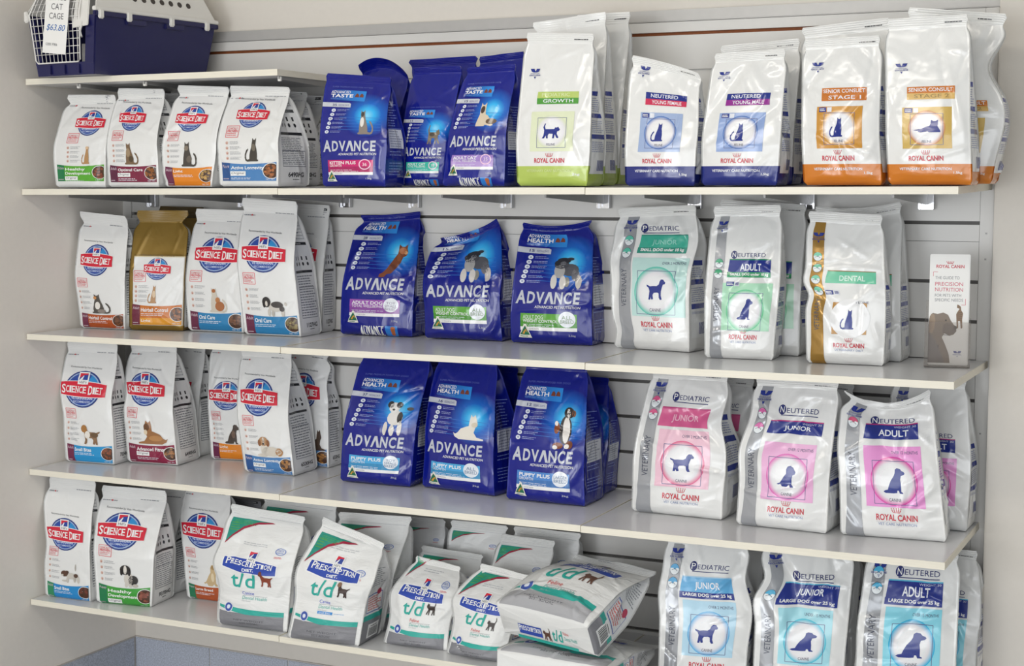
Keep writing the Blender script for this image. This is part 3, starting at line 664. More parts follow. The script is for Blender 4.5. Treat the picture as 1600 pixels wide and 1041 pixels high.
def art_td(a, p):
    H = p['H']; gr = C('#85858a'); teal = C('#2ba89b'); a.part = 'body'
    bh = p.get('bh', .30)
    a.rect(.03, .015, .95, bh, C('#a9a9ac') if p.get('lie') else gr, 1); n = 8
    top_ = [(.03 + .92 * i / n, bh + .055 + .03 * (1 - i / n) ** 2) for i in range(n + 1)]
    a.poly([(.03, bh + .05), (.45, bh - .015), (.95, bh - .015)] + top_[::-1], teal, 2)
    a.ell(.19, bh + .07, .065, .075, C('#e8eaee'), 3, 20); a.ell(.19, bh + .07, .055, .065, C('#3c57a8'), 4, 20); a.ell(.19, bh + .07, .025, .03, C('#dfe3ee'), 5, 14)
    a.text('NET WEIGHT', .28, bh * .52, .7, bh * .62, C('#4f4f55'), 2); a.text('BEST BEFORE', .36, bh * .35, .62, bh * .45, C('#4f4f55'), 2)
    a.part = 'flavour_label'; y = p.get('ty', .70)
    a.text('t/d', .24, y, .58, y + .22, teal, 2, bold=.012, sh=.12)
    a.text(p['who'], .38, y - .1, .54, y - .05, C(p['wc']), 2); a.line(.38, y - .115, .72, y - .115, .004, GREY, 2); a.text('Dental Health', .38, y - .17, .72, y - .125, C('#55b5ab'), 2); a.text('Pet food', .38, y - .2, .5, y - .18, LGREY, 2)
    if p.get('pill'): a.rect(.38, y - .245, .6, y - .208, C('#3f8fd6'), 2); a.text('Small Bites', .4, y - .238, .57, y - .215, WHITE, 3); a.lines(.62, y - .235, .78, y - .22, 1, C('#8fb3dd'), 2)
    pet(a, p['pet'])
    a.part = 'brand_logo'; by = p.get('by', 1.0); tl = p.get('tilt', -.08); bx0, bx1 = .14, .82
    def P(x, yy): return (x, yy + tl * (x - .48))
    for e, c, L in ((.014, WHITE, 2), (0, C('#2747a8'), 3)):
        a.poly([P(bx0 - e, by - e), P(bx0 + .25, by - .03 - e), P(bx1 - .1, by - .02 - e), P(bx1 + .01 + e, by - .005 - e), P(bx1 + e, by + .12 + e), P(bx1 - .14, by + .14 + e), P(.48, by + .155 + e), P(bx0 + .12, by + .14 + e), P(bx0 - e, by + .125 + e)], c, L)
    smallcaps(a, ['PRESCRIPTION'], bx0 + .04, by + .04 + tl * (bx0 - .48), bx1 - .04, by + .125 + tl * (bx0 - .48), WHITE, 4, tl)
    a.text('DIET.', .42, by - .01, .56, by + .03, WHITE, 4, bold=.03)
    hills_square(a, .5, by + .12, .12, 5, -.1)
    # corner flash, badge, tear line
    a.part = 'body'; c0 = p.get('cy') or H * .90
    a.poly([(.05, c0), (.05, c0 - .32), (.12, c0 - .22), (.24, c0 - .10), (.42, c0 - .02), (.6, c0)], C('#23907f'), 1)
    a.lines(.07, c0 - .17, .2, c0 - .05, 4, C('#5aa04a'), 2, fill=.4); a.lines(.1, c0 - .08, .4, c0 - .02, 3, C('#4aa35a'), 2, fill=.4)
    a.poly([(.05, c0 - .32), (.05, c0 - .345), (.13, c0 - .24), (.25, c0 - .13), (.42, c0 - .05), (.64, c0 - .01), (.6, c0), (.42, c0 - .02), (.24, c0 - .10), (.12, c0 - .22)][::-1], C('#a3203f'), 2)
    bx, byy = .82, c0 - .36
    a.ring(bx, byy, .055, .065, C('#5a78c0'), 1, 20, ry=.05); a.text('100%', bx - .04, byy, bx + .04, byy + .03, C('#5a78c0'), 1); a.lines(bx - .045, byy - .03, bx + .045, byy - .005, 2, C('#7a94d0'), 1); a.lines(bx - .06, byy - .1, bx + .06, byy - .07, 2, C('#d05a60'), 1)
    a.lines(.3, by + .33, .72, by + .38, 2, LGREY, 1, fill=.3); a.line(.03, c0 + .05, .97, c0 + .05, .005, LGREY, 1)
    a.part = 'side_panel'; a.side = 'S'
    a.rect(.04, 0, .96, bh + .72, C('#e4e4e4'), 0); a.rect(.04, 0, .96, bh, gr, 1); a.rect(.04, bh, .96, bh + .07, teal, 1); a.rect(.3, .06, .8, .24, WHITE, 2); a.bars(.36, .08, .74, .19, INK, 3); a.lines(.4, .2, .72, .22, 1, INK, 3)
    a.frame(.15, bh + .1, .85, bh + .32, .012, C('#4a5fa8'), 1); a.lines(.2, bh + .12, .8, bh + .3, 6, C('#d87878'), 1); a.ell(.72, bh + .33, .1, .045, C('#c23a58'), 2, 14)
    a.lines(.1, bh + .42, .9, bh + .68, 9, GREY, 1, fill=.35); a.side = 'F'

def art_plain(a, p): pass

# ------------------------------------------------------------------ the bags
def refine(T, K, L):
    while True:
        e = np.stack([np.linalg.norm(T[:, (i + 1) % 3] - T[:, i], axis=1) for i in range(3)], 1)
        j = e.argmax(1); m = e[np.arange(len(T)), j] > L
        if not m.any(): return T, K
        S, Q, jj = T[m], K[m], j[m]; r = np.arange(len(S))
        A, B, D = S[r, jj], S[r, (jj + 1) % 3], S[r, (jj + 2) % 3]; a, b, d = Q[r, jj], Q[r, (jj + 1) % 3], Q[r, (jj + 2) % 3]
        Mi, mi = (A + B) / 2, (a + b) / 2
        T = np.concatenate([T[~m], np.stack([A, Mi, D], 1), np.stack([Mi, B, D], 1)]); K = np.concatenate([K[~m], np.stack([a, mi, d], 1), np.stack([mi, b, d], 1)])

class Bag:
    """a filled pouch: front, gusseted sides and back as functions of (s across, t up)"""
    def __init__(s, w, d, xl, zl, xr, zr, o):
        s.w, s.d, s.xl, s.zl, s.xr, s.zr, s.o = w, d, xl, zl, xr, zr, o
        s.H = (zl + zr) / 2; s.ts = o.get('ts', .9); rng = random.Random(o.get('seed', 1)); s.rng = rng
        A = o.get('wr', 1.0); s.cr = {}
        for pn, n, wid in (('F', 13, w), ('S', 6, d)):
            L = []
            for i in range(n):
                t0 = rng.random() ** .75; s0 = rng.choice((rng.random(), rng.random() * .25, 1 - rng.random() * .25))
                ang = rng.uniform(-.9, .9) + (math.pi / 2 if rng.random() < .45 else 0) + (0.5 if s0 > .5 else -.5)
                L.append((s0 * wid, t0 * s.H, math.cos(ang), math.sin(ang), rng.uniform(.025, .075), rng.uniform(.004, .009), rng.choice((-1, 1, 1)) * rng.uniform(.0012, .0036) * A))
            if pn == 'F': L += [(f[0] * w, f[1] * s.H, math.cos(math.radians(f[2])), math.sin(math.radians(f[2])), f[3], f[4], f[5]) for f in o.get('folds', ())]
            s.cr[pn] = L
        s.ph = [(rng.uniform(0, 6.28), rng.uniform(10, 26), rng.uniform(8, 22), rng.uniform(-1, 1)) for _ in range(5)]
    def wr(s, pn, X, Z):
        r = np.zeros_like(X)
        for (x0, z0, c, sn, ln, wd_, am) in s.cr[pn]:
            u = (X - x0) * c + (Z - z0) * sn; v = -(X - x0) * sn + (Z - z0) * c
            r += am * np.exp(-(v / wd_) ** 2) * np.exp(-(u / ln) ** 4)
        for (p, fx, fz, q) in s.ph: r += .0009 * s.o.get('wr', 1.0) * np.sin(p + fx * X + q * fz * Z) * np.sin(1.3 * p + fz * Z)
        return r
    def base(s, t):
        o = s.o; ts = s.ts; tk = o.get('tk', .42)
        x = np.clip((t - tk) / (ts - tk), 0, 1); prof = 1 - x ** o.get('pe', 1.35)
        F = s.d / 2 * prof + .0012; F = F - .006 * np.clip(1 - t / .02, 0, 1)
        l = -s.w / 2 + (s.xl + s.w / 2) * t; r = s.w / 2 + (s.xr - s.w / 2) * t
        nk = np.exp(-((t - ts) / .045) ** 2)
        l = l + o.get('nl', .006) * nk; r = r - o.get('nr', .006) * nk
        for (tc, wd_, am) in o.get('bl', ()): l = l + am * np.exp(-((t - tc) / wd_) ** 2)
        for (tc, wd_, am) in o.get('br', ()): r = r + am * np.exp(-((t - tc) / wd_) ** 2)
        ins = .004 * np.clip(1 - t / .02, 0, 1); l = l + ins; r = r - ins
        yc = o.get('lean', 0) * t + o.get('hb', 0) * np.clip((t - ts) / (1 - ts), 0, 1) ** 1.5
        return l, r, F, yc, prof
    def z(s, sx, t):
        zt = s.zl + (s.zr - s.zl) * sx - s.H
        zz = s.H * t + zt * t ** 3 - s.o.get('sag', 0) * (1 - (2 * sx - 1) ** 2) * t ** 4
        return zz
    def front(s, sx, t):
        l, r, F, yc, prof = s.base(t); fl = np.clip(t / .06, 0, 1)
        e = np.abs(2 * sx - 1); bulge = s.o.get('bg', .012) * np.clip(prof, 0, 1) * fl * (1 - e ** 2.6)
        m = np.clip((1 - e) / .12, 0, 1) * np.clip(t / .05, 0, 1) * (.35 + .65 * np.clip((s.ts - t) / .05, 0, 1))
        y = yc - F - bulge - s.wr('F', sx * s.w, t * s.H) * m
        return np.stack([l + (r - l) * sx, y, s.z(sx, t)], -1)
    def side(s, q, t, sg=1):
        l, r, F, yc, prof = s.base(t); tr = 1 - np.abs(2 * q - 1); x = np.clip((t - .25) / (s.ts - .25), 0, 1)
        G = -.004 * np.sin(np.clip(t / .45, 0, 1) * math.pi) + s.o.get('gf', .36) * s.d * x ** 1.5
        m = np.clip(tr / .25, 0, 1) * np.clip(t / .05, 0, 1)
        off = G * tr ** .9 - s.wr('S', q * s.d, t * s.H) * m
        return np.stack([(r - off) if sg > 0 else (l + off), yc - F + 2 * F * q, s.z(np.full_like(t, 1.0 if sg > 0 else 0.0), t)], -1)
    def back(s, sx, t):
        l, r, F, yc, prof = s.base(t); fl = np.clip(t / .06, 0, 1)
        return np.stack([l + (r - l) * sx, yc + F + .006 * prof * fl * (1 - np.abs(2 * sx - 1) ** 2.6), s.z(sx, t)], -1)

def mesh_from(name, V, faces, K):
    me = bpy.data.meshes.new(name); n = len(V); sizes = np.array([f.shape[1] for f in faces for _ in range(len(f))], dtype=np.int32)
    idx = np.concatenate([f.ravel() for f in faces]).astype(np.int32)
    me.vertices.add(n); me.vertices.foreach_set('co', np.ascontiguousarray(V, dtype=np.float32).ravel())
    me.loops.add(len(idx)); me.loops.foreach_set('vertex_index', idx)
    me.polygons.add(len(sizes)); st = np.concatenate([[0], np.cumsum(sizes)[:-1]]).astype(np.int32)
    me.polygons.foreach_set('loop_start', st)
    me.polygons.foreach_set('use_smooth', np.ones(len(sizes), dtype=bool))
    me.update(calc_edges=True); me.validate()
    ca = me.color_attributes.new('Col', 'FLOAT_COLOR', 'POINT'); ca.data.foreach_set('color', np.ascontiguousarray(K, dtype=np.float32).ravel())
    return me

def art_mesh(bag, els, finec):
    """printed elements laid onto the bag's own surface"""
    Vs, Fs, Ks = [], [], []; n0 = 0
    for (part, side, T, K, L) in els:
        w = bag.w
        T = T.copy()
        if side == 'F': T *= w
        else: T[..., 0] *= bag.d; T[..., 1] *= w
        T, K = refine(T, K, finec)
        P = T.reshape(-1, 2); kk = K.reshape(-1, 4)
        key = np.round(np.concatenate([P * 1e5, kk * 512], 1)).astype(np.int64)
        _, first, inv = np.unique(key, axis=0, return_index=True, return_inverse=True)
        inv = inv.reshape(-1); P = P[first]; kk = kk[first]
        t = np.clip(P[:, 1] / bag.H, 0, .9995)
        if side == 'F': f = bag.front; a = np.clip(P[:, 0] / w, 0, 1)
        else: f = bag.side; a = np.clip(P[:, 0] / bag.d, 0, 1)
        e = 2e-3; p = f(a, t)
        a0, a1 = np.clip(a - e, 0, 1), np.clip(a + e, 0, 1)
        t0, t1 = np.clip(t - e, 0, 1), np.clip(t + e, 0, 1)
        nrm = np.cross(f(a1, t) - f(a0, t), f(a, t1) - f(a, t0)); nrm /= np.maximum(np.linalg.norm(nrm, axis=1, keepdims=True), 1e-12)
        p = p + nrm * (.0006 + .00028 * L)
        F = inv.reshape(-1, 3); ok = (F[:, 0] != F[:, 1]) & (F[:, 1] != F[:, 2]) & (F[:, 0] != F[:, 2])
        Vs.append(p); Fs.append(F[ok] + n0); Ks.append(kk); n0 += len(p)
    return np.concatenate(Vs), np.concatenate(Fs), np.concatenate(Ks)

NB = [0]
def build_bag(name, mat, w, d, xl, zl, xr, zr, artf, p, loc, rz, label, group, lod=1.0, **o):
    NB[0] += 1; o.setdefault('seed', NB[0] * 7 + 3)
    bag = Bag(w, d, xl, zl, xr, zr, o); H = bag.H
    root = empty(name, loc, rz); tag(root, label, 'pet food bag', group)
    a = Art(NB[0]); p = dict(p); p.setdefault('H', H / w); ks, oy = o.get('ks', 1.0), o.get('oy', 0.0)
    p['H'] = (p['H'] - oy) / ks; artf(a, p)
    for e in a.el:
        if e[1] == 'F': e[2][..., 1] = e[2][..., 1] * ks + np.where(e[2][..., 1] < .02, 0, oy)
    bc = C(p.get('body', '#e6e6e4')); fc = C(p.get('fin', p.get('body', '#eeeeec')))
    ts = bag.ts; nt = max(16, int(H * ts / .0050 * lod)); nf = max(10, int(w / .0048 * lod)); ns = max(6, int(d / .0075 * lod))
    t = np.concatenate([[0, .006, .014], np.linspace(.022, ts, nt)])
    wrap = p.get('wrap'); tb = 0
    if wrap: tb = wrap[0] * ks * w / H + oy * w / H; t = np.sort(np.concatenate([t[np.abs(t - tb) > .004], [tb - .0006, tb + .0006]]))
    NT = len(t)
    fin = o.get('fin', .0035)
    def panel(f, n, rev=False):
        q = np.linspace(1, 0, n) if rev else np.linspace(0, 1, n)
        S, Tt = np.meshgrid(q, t, indexing='ij'); return f(S, Tt)           # n, NT, 3
    Fp, Rp, Bp, Lp = panel(bag.front, nf), panel(lambda q, tt: bag.side(q, tt, 1), ns), panel(bag.back, max(6, nf // 3), True), panel(lambda q, tt: bag.side(q, tt, -1), ns, True)
    cols = []; kol = []
    def corner(P, dx, dy):
        if fin <= 0: return
        tip = P.copy(); ff = fin * np.clip(t / .03, 0, 1) * np.clip((ts - t) / .03, 0, 1); tip[:, 0] += dx * ff; tip[:, 1] += dy * ff
        cols.append(tip); kol.append(fc)
    for arr, cn in ((Fp, (.8, -.6)), (Rp, (.8, .6)), (Bp, (-.8, .6)), (Lp, (-.8, -.6))):
        m = len(arr) - (0 if fin > 0 else 1)
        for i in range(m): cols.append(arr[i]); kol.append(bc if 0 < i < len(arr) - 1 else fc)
        corner(arr[-1], *cn)
    V = np.stack(cols, 0); n = len(V); idx = np.arange(n * NT).reshape(n, NT); nx = np.roll(idx, -1, axis=0)
    q = np.stack([idx[:, :-1], nx[:, :-1], nx[:, 1:], idx[:, 1:]], -1).reshape(-1, 4)
    Vb = V.reshape(-1, 3); Kb = np.repeat(np.array(kol), NT, axis=0)
    if wrap: Kb = Kb.reshape(n, NT, 4); Kb[:, t < tb] = C(wrap[1], wrap[2] if len(wrap) > 2 else 0); Kb = Kb.reshape(-1, 4)
    cb = np.array([[0, 0, 0.0005]]); ct = Vb[idx[:, -1]].mean(0)[None]
    capb = np.stack([nx[:, 0], idx[:, 0], np.full(n, len(Vb))], -1)
    capt = np.stack([idx[:, -1], nx[:, -1], np.full(n, len(Vb) + 1)], -1)
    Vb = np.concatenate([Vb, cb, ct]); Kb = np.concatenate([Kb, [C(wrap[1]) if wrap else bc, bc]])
    els = [e for e in a.el if e[0] == 'body']
    faces = [q, np.concatenate([capb, capt])]
    if els:
        v, f, k = art_mesh(bag, els, .0052 / lod); faces[1] = np.concatenate([faces[1], f + len(Vb)]); Vb = np.concatenate([Vb, v]); Kb = np.concatenate([Kb, k])
    me = mesh_from('body', Vb, faces, Kb); me.set_sharp_from_angle(angle=math.radians(50))
    link('body', me, mat, root)
    for part in ('brand_logo', 'flavour_label', 'pet_picture', 'side_panel'):
        els = [e for e in a.el if e[0] == part]
        if els:
            v, f, k = art_mesh(bag, els, .0052 / lod); link(part, mesh_from(part, v, [f], k), mat, root)
    # heat sealed header
    tt = np.linspace(ts - .004, 1, max(8, int(18 * lod))); sx = np.linspace(0, 1, nf)
    S, TT = np.meshgrid(sx, tt, indexing='ij')
    er = np.clip((np.abs(2 * S - 1) - .93) / .07, 0, 1); cut = (1 - np.sqrt(np.clip(1 - er ** 2, 0, 1))) * .35 * (TT - ts) / (1 - ts)
    TT2 = TT - cut * (1 - ts) * np.clip((TT - ts) / (1 - ts), 0, 1)
    l, r, F, yc, _ = bag.base(TT2); lit = .0007 * np.sin((TT - ts) / (1 - ts) * 34) * np.clip((TT - ts) / .01, 0, 1)
    wv = o.get('hw', .0025) * np.sin(S * 9 + NB[0]) * np.clip((TT - ts) / (1 - ts), 0, 1) + o.get('curl', 0) * ((2 * S - 1) ** 3) * np.clip((TT - ts) / (1 - ts), 0, 1)
    X = l + (r - l) * S; Zt = bag.z(S, TT2)
    fr = np.stack([X, yc - .0014 + lit + wv, Zt], -1); bk = np.stack([X, yc + .0014 + lit + wv, Zt], -1)
    R = np.concatenate([fr, bk[::-1]], 0); n = len(R); m = R.shape[1]; idx = np.arange(n * m).reshape(n, m); nx = np.roll(idx, -1, axis=0)
    q = np.stack([idx[:, :-1], nx[:, :-1], nx[:, 1:], idx[:, 1:]], -1).reshape(-1, 4); h = n // 2
    ft = np.stack([idx[:h - 1, -1], idx[1:h, -1], idx[::-1][1:h, -1], idx[::-1][:h - 1, -1]], -1)
    hc = C(p.get('head', p.get('body', '#e6e6e4')))
    me = mesh_from('top_seal', R.reshape(-1, 3), [q, ft], np.tile(np.array(hc), (n * m, 1))); me.set_sharp_from_angle(angle=math.radians(60))
    link('top_seal', me, mat, root)
    return root

def place(name, mat, artf, p, row, L, R, TL, TR, d, label, group, **o):
    """front bottom corners L, R = (u, v) on the shelf or (u, Y) with fixed=True; TL, TR = sealed top corners"""
    ref = o.pop('ref', None); me_id = o.pop('id', None)
    if ref:                                        # stands behind an earlier bag: its front is just clear of that bag's back
        yb = [PL[r] for r in (ref if isinstance(ref, tuple) else (ref,))]
        Y = max(q[0] for q in yb) + .012 + o.get('bg', .012) + .004 * o.get('wr', 1) + o.pop('gap', 0); d = min(d, -Y - .012)
        A = on_line(L[0], Y, row); B = on_line(R[0], Y, row); o.pop('fixed', None)
    elif o.pop('fixed', False):
        A = on_line(L[0], L[1], row); B = on_line(R[0], R[1], row)
    else: A = at_row(L[0], L[1], row); B = at_row(R[0], R[1], row)
    A = np.array([A[0], A[1], 0]); B = np.array([B[0], B[1], 0])
    e = B - A; w = np.linalg.norm(e); ex = e / w; ey = np.array([-ex[1], ex[0], 0.0])
    if me_id: PL[me_id] = (max(A[1], B[1]) + ey[1] * d + .004, d)
    pa, pb = project(np.array([A[0], A[1], Z0 - .2])), project(np.array([B[0], B[1], Z0 - .2])); pc = project((A + B) / 2 + np.array([0, 0, Z0 - .3])); pd = project((A + B) / 2 + np.array([0, 0, Z0 - .1]))
    o['ks'] = o.get('ks', 1.0) * (abs(pb[0] - pa[0]) / w) / (abs(pd[1] - pc[1]) / .2); o['oy'] = o.get('oy', 0.0) * o['ks']
    c = (A + B) / 2 + ey * d / 2; z = max(zrow(row, q[0], c[1]) for q in (A, B, c)) + .001 + abs(ROWS[row][2]) * d * .5
    c[2] = z; lean = o.get('lean', 0.0)
    p0 = c + ey * (lean + o.get('hb', 0))
    q = []
    for k in (TL, TR):
        P = at_plane(k[0], k[1], p0, ey); zz = P[2] - z
        zm = o.get('zmax', {0: 9, 1: 9, 2: .40, 3: .372, 4: .365}[row]); q += [float((P - c) @ ex), min(zz, zm)]
    return build_bag(name, mat, w, d, q[0], q[1], q[2], q[3], artf, p, tuple(c), math.atan2(ex[1], ex[0]), label, group, **o)

# ---- white packs with the oval red and blue logo
GR, MAR, PUR, NVY = ('#5aa832', '#1f7a4a'), ('#7c2340', '#5d2440'), ('#de8420', '#6a2a4a'), ('#4a80b8', '#2c5590')
BLU, RUS, CYA = ('#2b80b4', '#6a2c48'), ('#b4521f', '#74304a'), ('#2593cc', '#74284a')
def P(cols, title, logo, band, pet=None, **k):
    d = dict(col=cols[0], sub=cols[1], title=title, logo=logo, band=band, pet=pet); d.update(k); return d
CATTAB = [(.72, .62, .16, .2, '#6b5d50'), (.6, .3, .1, .2, '#8a7a68')]
G1 = 'small white cat food bags on the top long shelf'
def sd(*a, **o):
    o.setdefault('ts', .90); o.setdefault('nl', .004); o.setdefault('nr', .004); o.setdefault('bg', .006)
    return place('cat_food_bag' if o.pop('cat', True) else 'dog_food_bag', 'sd', art_sd, *a, **o)
sd(P(GR, ['Healthy', 'Development'], (.62, 1.35, .235, .27), (.13, .48), ('cat_sit', .55, .49, .72, .86, False, '#b48a5c', [(.7, .9, .2, .08, '#d8b894')]), orig=1, age='Kitten', stamp=(.24, .93), kib='#8a4a35'),
   1, (91, -.42), (165, -.42), (104, 148), (181, 148), .105, 'white bag with green band and kitten, nearest the left wall on the upper long shelf', G1, fixed=True, nl=.014, nr=.0, bl=((.3, .25, -.008),), br=((.4, .3, .004),))
sd(P(MAR, ['Optimal Care'], (.44, 1.42, .22, .27), (.1, .45), ('cat_sit', .36, .46, .66, .9, True, '#7a6248', [(.7, .55, .14, .2, '#a08a6c'), (.5, .25, .16, .14, '#55452f')]), orig=1, stamp=(.1, .95)),
   1, (172, -.42), (248, -.42), (183, 138), (258, 139), .115, 'white bag with maroon band and brown tabby cat, second from left wall', G1, fixed=True, br=((.3, .3, .004),), id='a2')
sd(P(PUR, ['Light'], (.45, 1.45, .245, .28), (.03, .43), ('cat_sit', .38, .43, .70, .95, True, '#4a443e', [(.7, .75, .12, .1, '#85796a'), (.5, .3, .16, .14, '#6b6258')]), stamp=(.07, .98), kib='#b08a4a', tw=.2),
   1, (258, -.42), (331, -.42), (277, 133), (359, 136), .115, 'white bag with orange band and dark seated cat on the upper long shelf', G1, fixed=True, nl=.01, bl=((.35, .22, -.006), (.05, .05, .008)), br=((.35, .2, .008),), id='a3')
sd(P(NVY, ['Active Longevity'], (.5, 1.27, .22, .235), (.1, .43), ('cat_sit', .46, .44, .70, .85, False, '#443f38', [(.66, .6, .14, .16, '#6f675a')]), orig=1, age='Mature', sub='#2c5590', stamp=(.12, .87), kib='#a8683c', code='6490HG', tw=.55),
   1, (346, -.42), (434, -.435), (359, 134), (453, 136), .13, 'white bag with blue band and dark grey cat beside the blue bags', G1, fixed=True, br=((.3, .3, .006),), id='a4')
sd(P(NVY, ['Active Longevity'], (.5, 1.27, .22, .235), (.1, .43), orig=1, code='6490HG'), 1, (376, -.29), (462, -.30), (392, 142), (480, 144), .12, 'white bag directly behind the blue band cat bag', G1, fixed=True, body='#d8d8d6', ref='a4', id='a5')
sd(P(NVY, ['Active Longevity'], (.5, 1.27, .22, .235), (.1, .43), orig=1, code='6490HG'), 1, (404, -.165), (482, -.175), (420, 148), (510, 150), .12, 'shaded white bag at the back, left of the pink label blue bag', G1, fixed=True, ref='a5')
sd(P(MAR, ['Optimal Care'], (.5, 1.42, .22, .27), (.1, .45), orig=1), 1, (215, -.28), (285, -.29), (222, 146), (296, 146), .11, 'shaded white bag glimpsed between the maroon and orange band bags', G1, fixed=True, ref=('a2', 'a3'))

G2 = 'white and gold bags at the left of the second long shelf'
sd(P(RUS, ['Hairball Control'], (.42, 1.57, .27, .36), (.03, .36), ('cat_sit', .30, .36, .74, .80, True, '#55504a', [(.66, .4, .13, .2, '#e8e4dc'), (.78, .8, .08, .08, '#c98a50'), (.45, .12, .2, .1, '#8a8078')]), stamp=(.03, .95), kib='#7a4a2c', tw=.52),
   2, (128, -.255), (196, -.25), (122, 330), (198, 338), .066, 'white bag with rust band and calico cat, nearest left wall on second long shelf', G2, nl=.012, bl=((.45, .2, -.008),), br=((.5, .2, .004),), hb=-.01, id='b1', fixed=True)
sd(P(('#c8701f', '#6f2a3e'), ['Hairball Control'], (.5, 1.17, .2, .21), (.11, .5), ('cat_sit', .34, .52, .52, .86, False, '#b0865a', [(.68, .5, .16, .2, '#d8c0a0')]), gold=1, strip=('Light', '#e09a2c'), stamp=(.08, .93), age='Adult', head='#8b6f2f', fin='#7d642a', tilt=-.05),
   2, (204, 517.5), (286, 519), (213, 329), (296, 329), .09, 'gold topped bag with orange band, the only gold bag in front', G2, nl=.012, nr=.022, br=((.45, .3, .004),), id='b2')
sd(P(BLU, ['Oral Care'], (.52, 1.43, .33, .33), (.03, .38), ('cat_sit', .42, .37, .76, .82, True, '#cdc4b6', [(.4, .25, .24, .2, '#a8683c'), (.7, .88, .1, .08, '#a8683c'), (.5, .5, .12, .12, '#b87a4a')]), stamp=(.08, .93), kib='#7a4c2e', tw=.3),
   2, (297, 519), (381, 522.5), (306, 326), (388, 329), .11, 'white bag with blue band and orange and white cat, right of the gold bag', G2, bl=((.4, .3, -.006),), id='b3')
sd(P(BLU, ['Oral Care'], (.46, 1.46, .32, .33), (.03, .38), ('patches', .38, .36, .82, .72, False, '#cfc9c0', [(.56, .45, .3, .24, '#cbc5bc'), (.28, .16, .06, .18, '#cbc5bc'), (.44, .12, .06, .16, '#b9b3aa'), (.82, .16, .07, .2, '#cbc5bc'), (.62, .56, .24, .16, '#45403e'), (.8, .36, .1, .14, '#4a4644'), (.2, .68, .17, .26, '#2f2b2a'), (.1, .6, .06, .2, '#241f1e'), (.2, .6, .05, .14, '#d8d2c8'), (.96, .6, .05, .1, '#cbc5bc')]), stamp=(.08, .92), kib='#8a7a4a', tw=.3, code='1127HG'),
   2, (384, 525), (471, 528.5), (378, 306), (464, 315), .115, 'tall white bag with blue band and black and white dog', G2, cat=False, wr=.6, tk=.5, id='b4')
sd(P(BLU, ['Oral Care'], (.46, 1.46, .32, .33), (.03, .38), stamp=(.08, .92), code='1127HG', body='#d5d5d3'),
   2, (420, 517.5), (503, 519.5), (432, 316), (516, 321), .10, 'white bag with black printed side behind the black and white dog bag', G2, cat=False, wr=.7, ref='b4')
sd(P(RUS, ['Hairball Control'], (.6, 1.57, .3, .36), (.03, .36), stamp=(.03, .95)), 2, (168, 507), (208, 509), (152, 338), (226, 342), .09, 'shaded white bag glimpsed behind the rust band cat bag', G2, ref=('b1', 'b2'))
sd(P(('#c8701f', '#6f2a3e'), ['Hairball Control'], (.5, 1.17, .2, .21), (.11, .5), gold=1, strip=('Light', '#e09a2c'), head='#4f3f1d', fin='#5d4a20', body='#5d4a20'),  # header, fins and body coloured darker to carry the back-row shade
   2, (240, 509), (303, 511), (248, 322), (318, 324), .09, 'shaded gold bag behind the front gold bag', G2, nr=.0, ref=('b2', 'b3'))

G3 = 'white dog food bags at the left of the third long shelf'
sd(P(CYA, ['Small Bites'], (.44, 1.56, .36, .38), (.03, .40), ('dog_stand', .38, .41, .76, .82, True, '#8a6a4c', [(.84, .8, .16, .2, '#a8763f'), (.66, .5, .14, .2, '#e8e2d8'), (.3, .5, .2, .14, '#6b5238')]), tw=.34, kib='#8a4a2c', code='7034HG'),
   3, (105, -.325), (179, -.31), (104, 514), (184, 526), .085, 'white bag with bright blue band and corgi, left end of the third long shelf', G3, cat=False, bl=((.62, .16, -.010), (.4, .1, .004)), br=((.55, .12, -.006),), fixed=True)
sd(P(('#8a1f42', '#7c2340'), ['Advanced Fitness'], (.42, 1.53, .33, .34), (.03, .42), ('dog_lie', .28, .42, .86, .90, False, '#9c6b3f', [(.3, .72, .1, .16, '#6b4526'), (.26, .5, .06, .12, '#e0cdb0'), (.6, .25, .24, .12, '#b5824e')]), orig=1, kib='#a06a34', code='6490HG', tw=.6),
   3, (202, 725), (278, 730), (203, 519), (276, 525), .125, 'white bag with maroon band and lying reddish dog', G3, cat=False, bl=((.55, .08, .006), (.75, .1, -.004)), id='c2')
sd(P(('#8a1f42', '#7c2340'), ['Advanced Fitness'], (.42, 1.53, .33, .34), (.03, .42), orig=1, kib='#a06a34'),
   3, (240, 717), (311, 720), (243, 527), (322, 534), .085, 'white bag tucked behind the lying reddish dog bag', G3, cat=False, ref='c2')
sd(P(PUR, ['Light'], (.42, 1.53, .33, .34), (.03, .42), ('dog_sit', .36, .40, .72, .86, False, '#453830', [(.6, .5, .12, .2, '#6b5446')]), tw=.2, kib='#8a5a2c'),
   3, (332, 719.5), (398, 723), (329, 528), (398, 530), .085, 'white bag with orange band and brown seated dog, set back', G3, cat=False, wr=1.3)
sd(P(NVY, ['Active Longevity'], (.42, 1.58, .3, .38), (.02, .39), ('patches', .34, .36, .84, .80, False, '#d8c8b0', [(.56, .28, .4, .22, '#d2cabd'), (.2, .08, .2, .08, '#d2cabd'), (.3, .36, .16, .3, '#dcd5c9'), (.86, .26, .14, .2, '#b0804e'), (.28, .74, .18, .22, '#b58a62'), (.12, .66, .07, .16, '#8a5a38'), (.45, .66, .07, .16, '#8a5a38'), (.28, .74, .06, .2, '#ece6dc'), (.27, .62, .05, .04, '#3a302a')]), orig=1, age='Mature', stamp=(.1, 1.0), kib='#a8743c', code='6530HG', tw=.55),
   3, (385, 740), (460, 746.5), (374.5, 528), (455, 534), .125, 'white bag with blue band and lying tan and white dog, standing forward', G3, cat=False, wr=.8, id='c4')
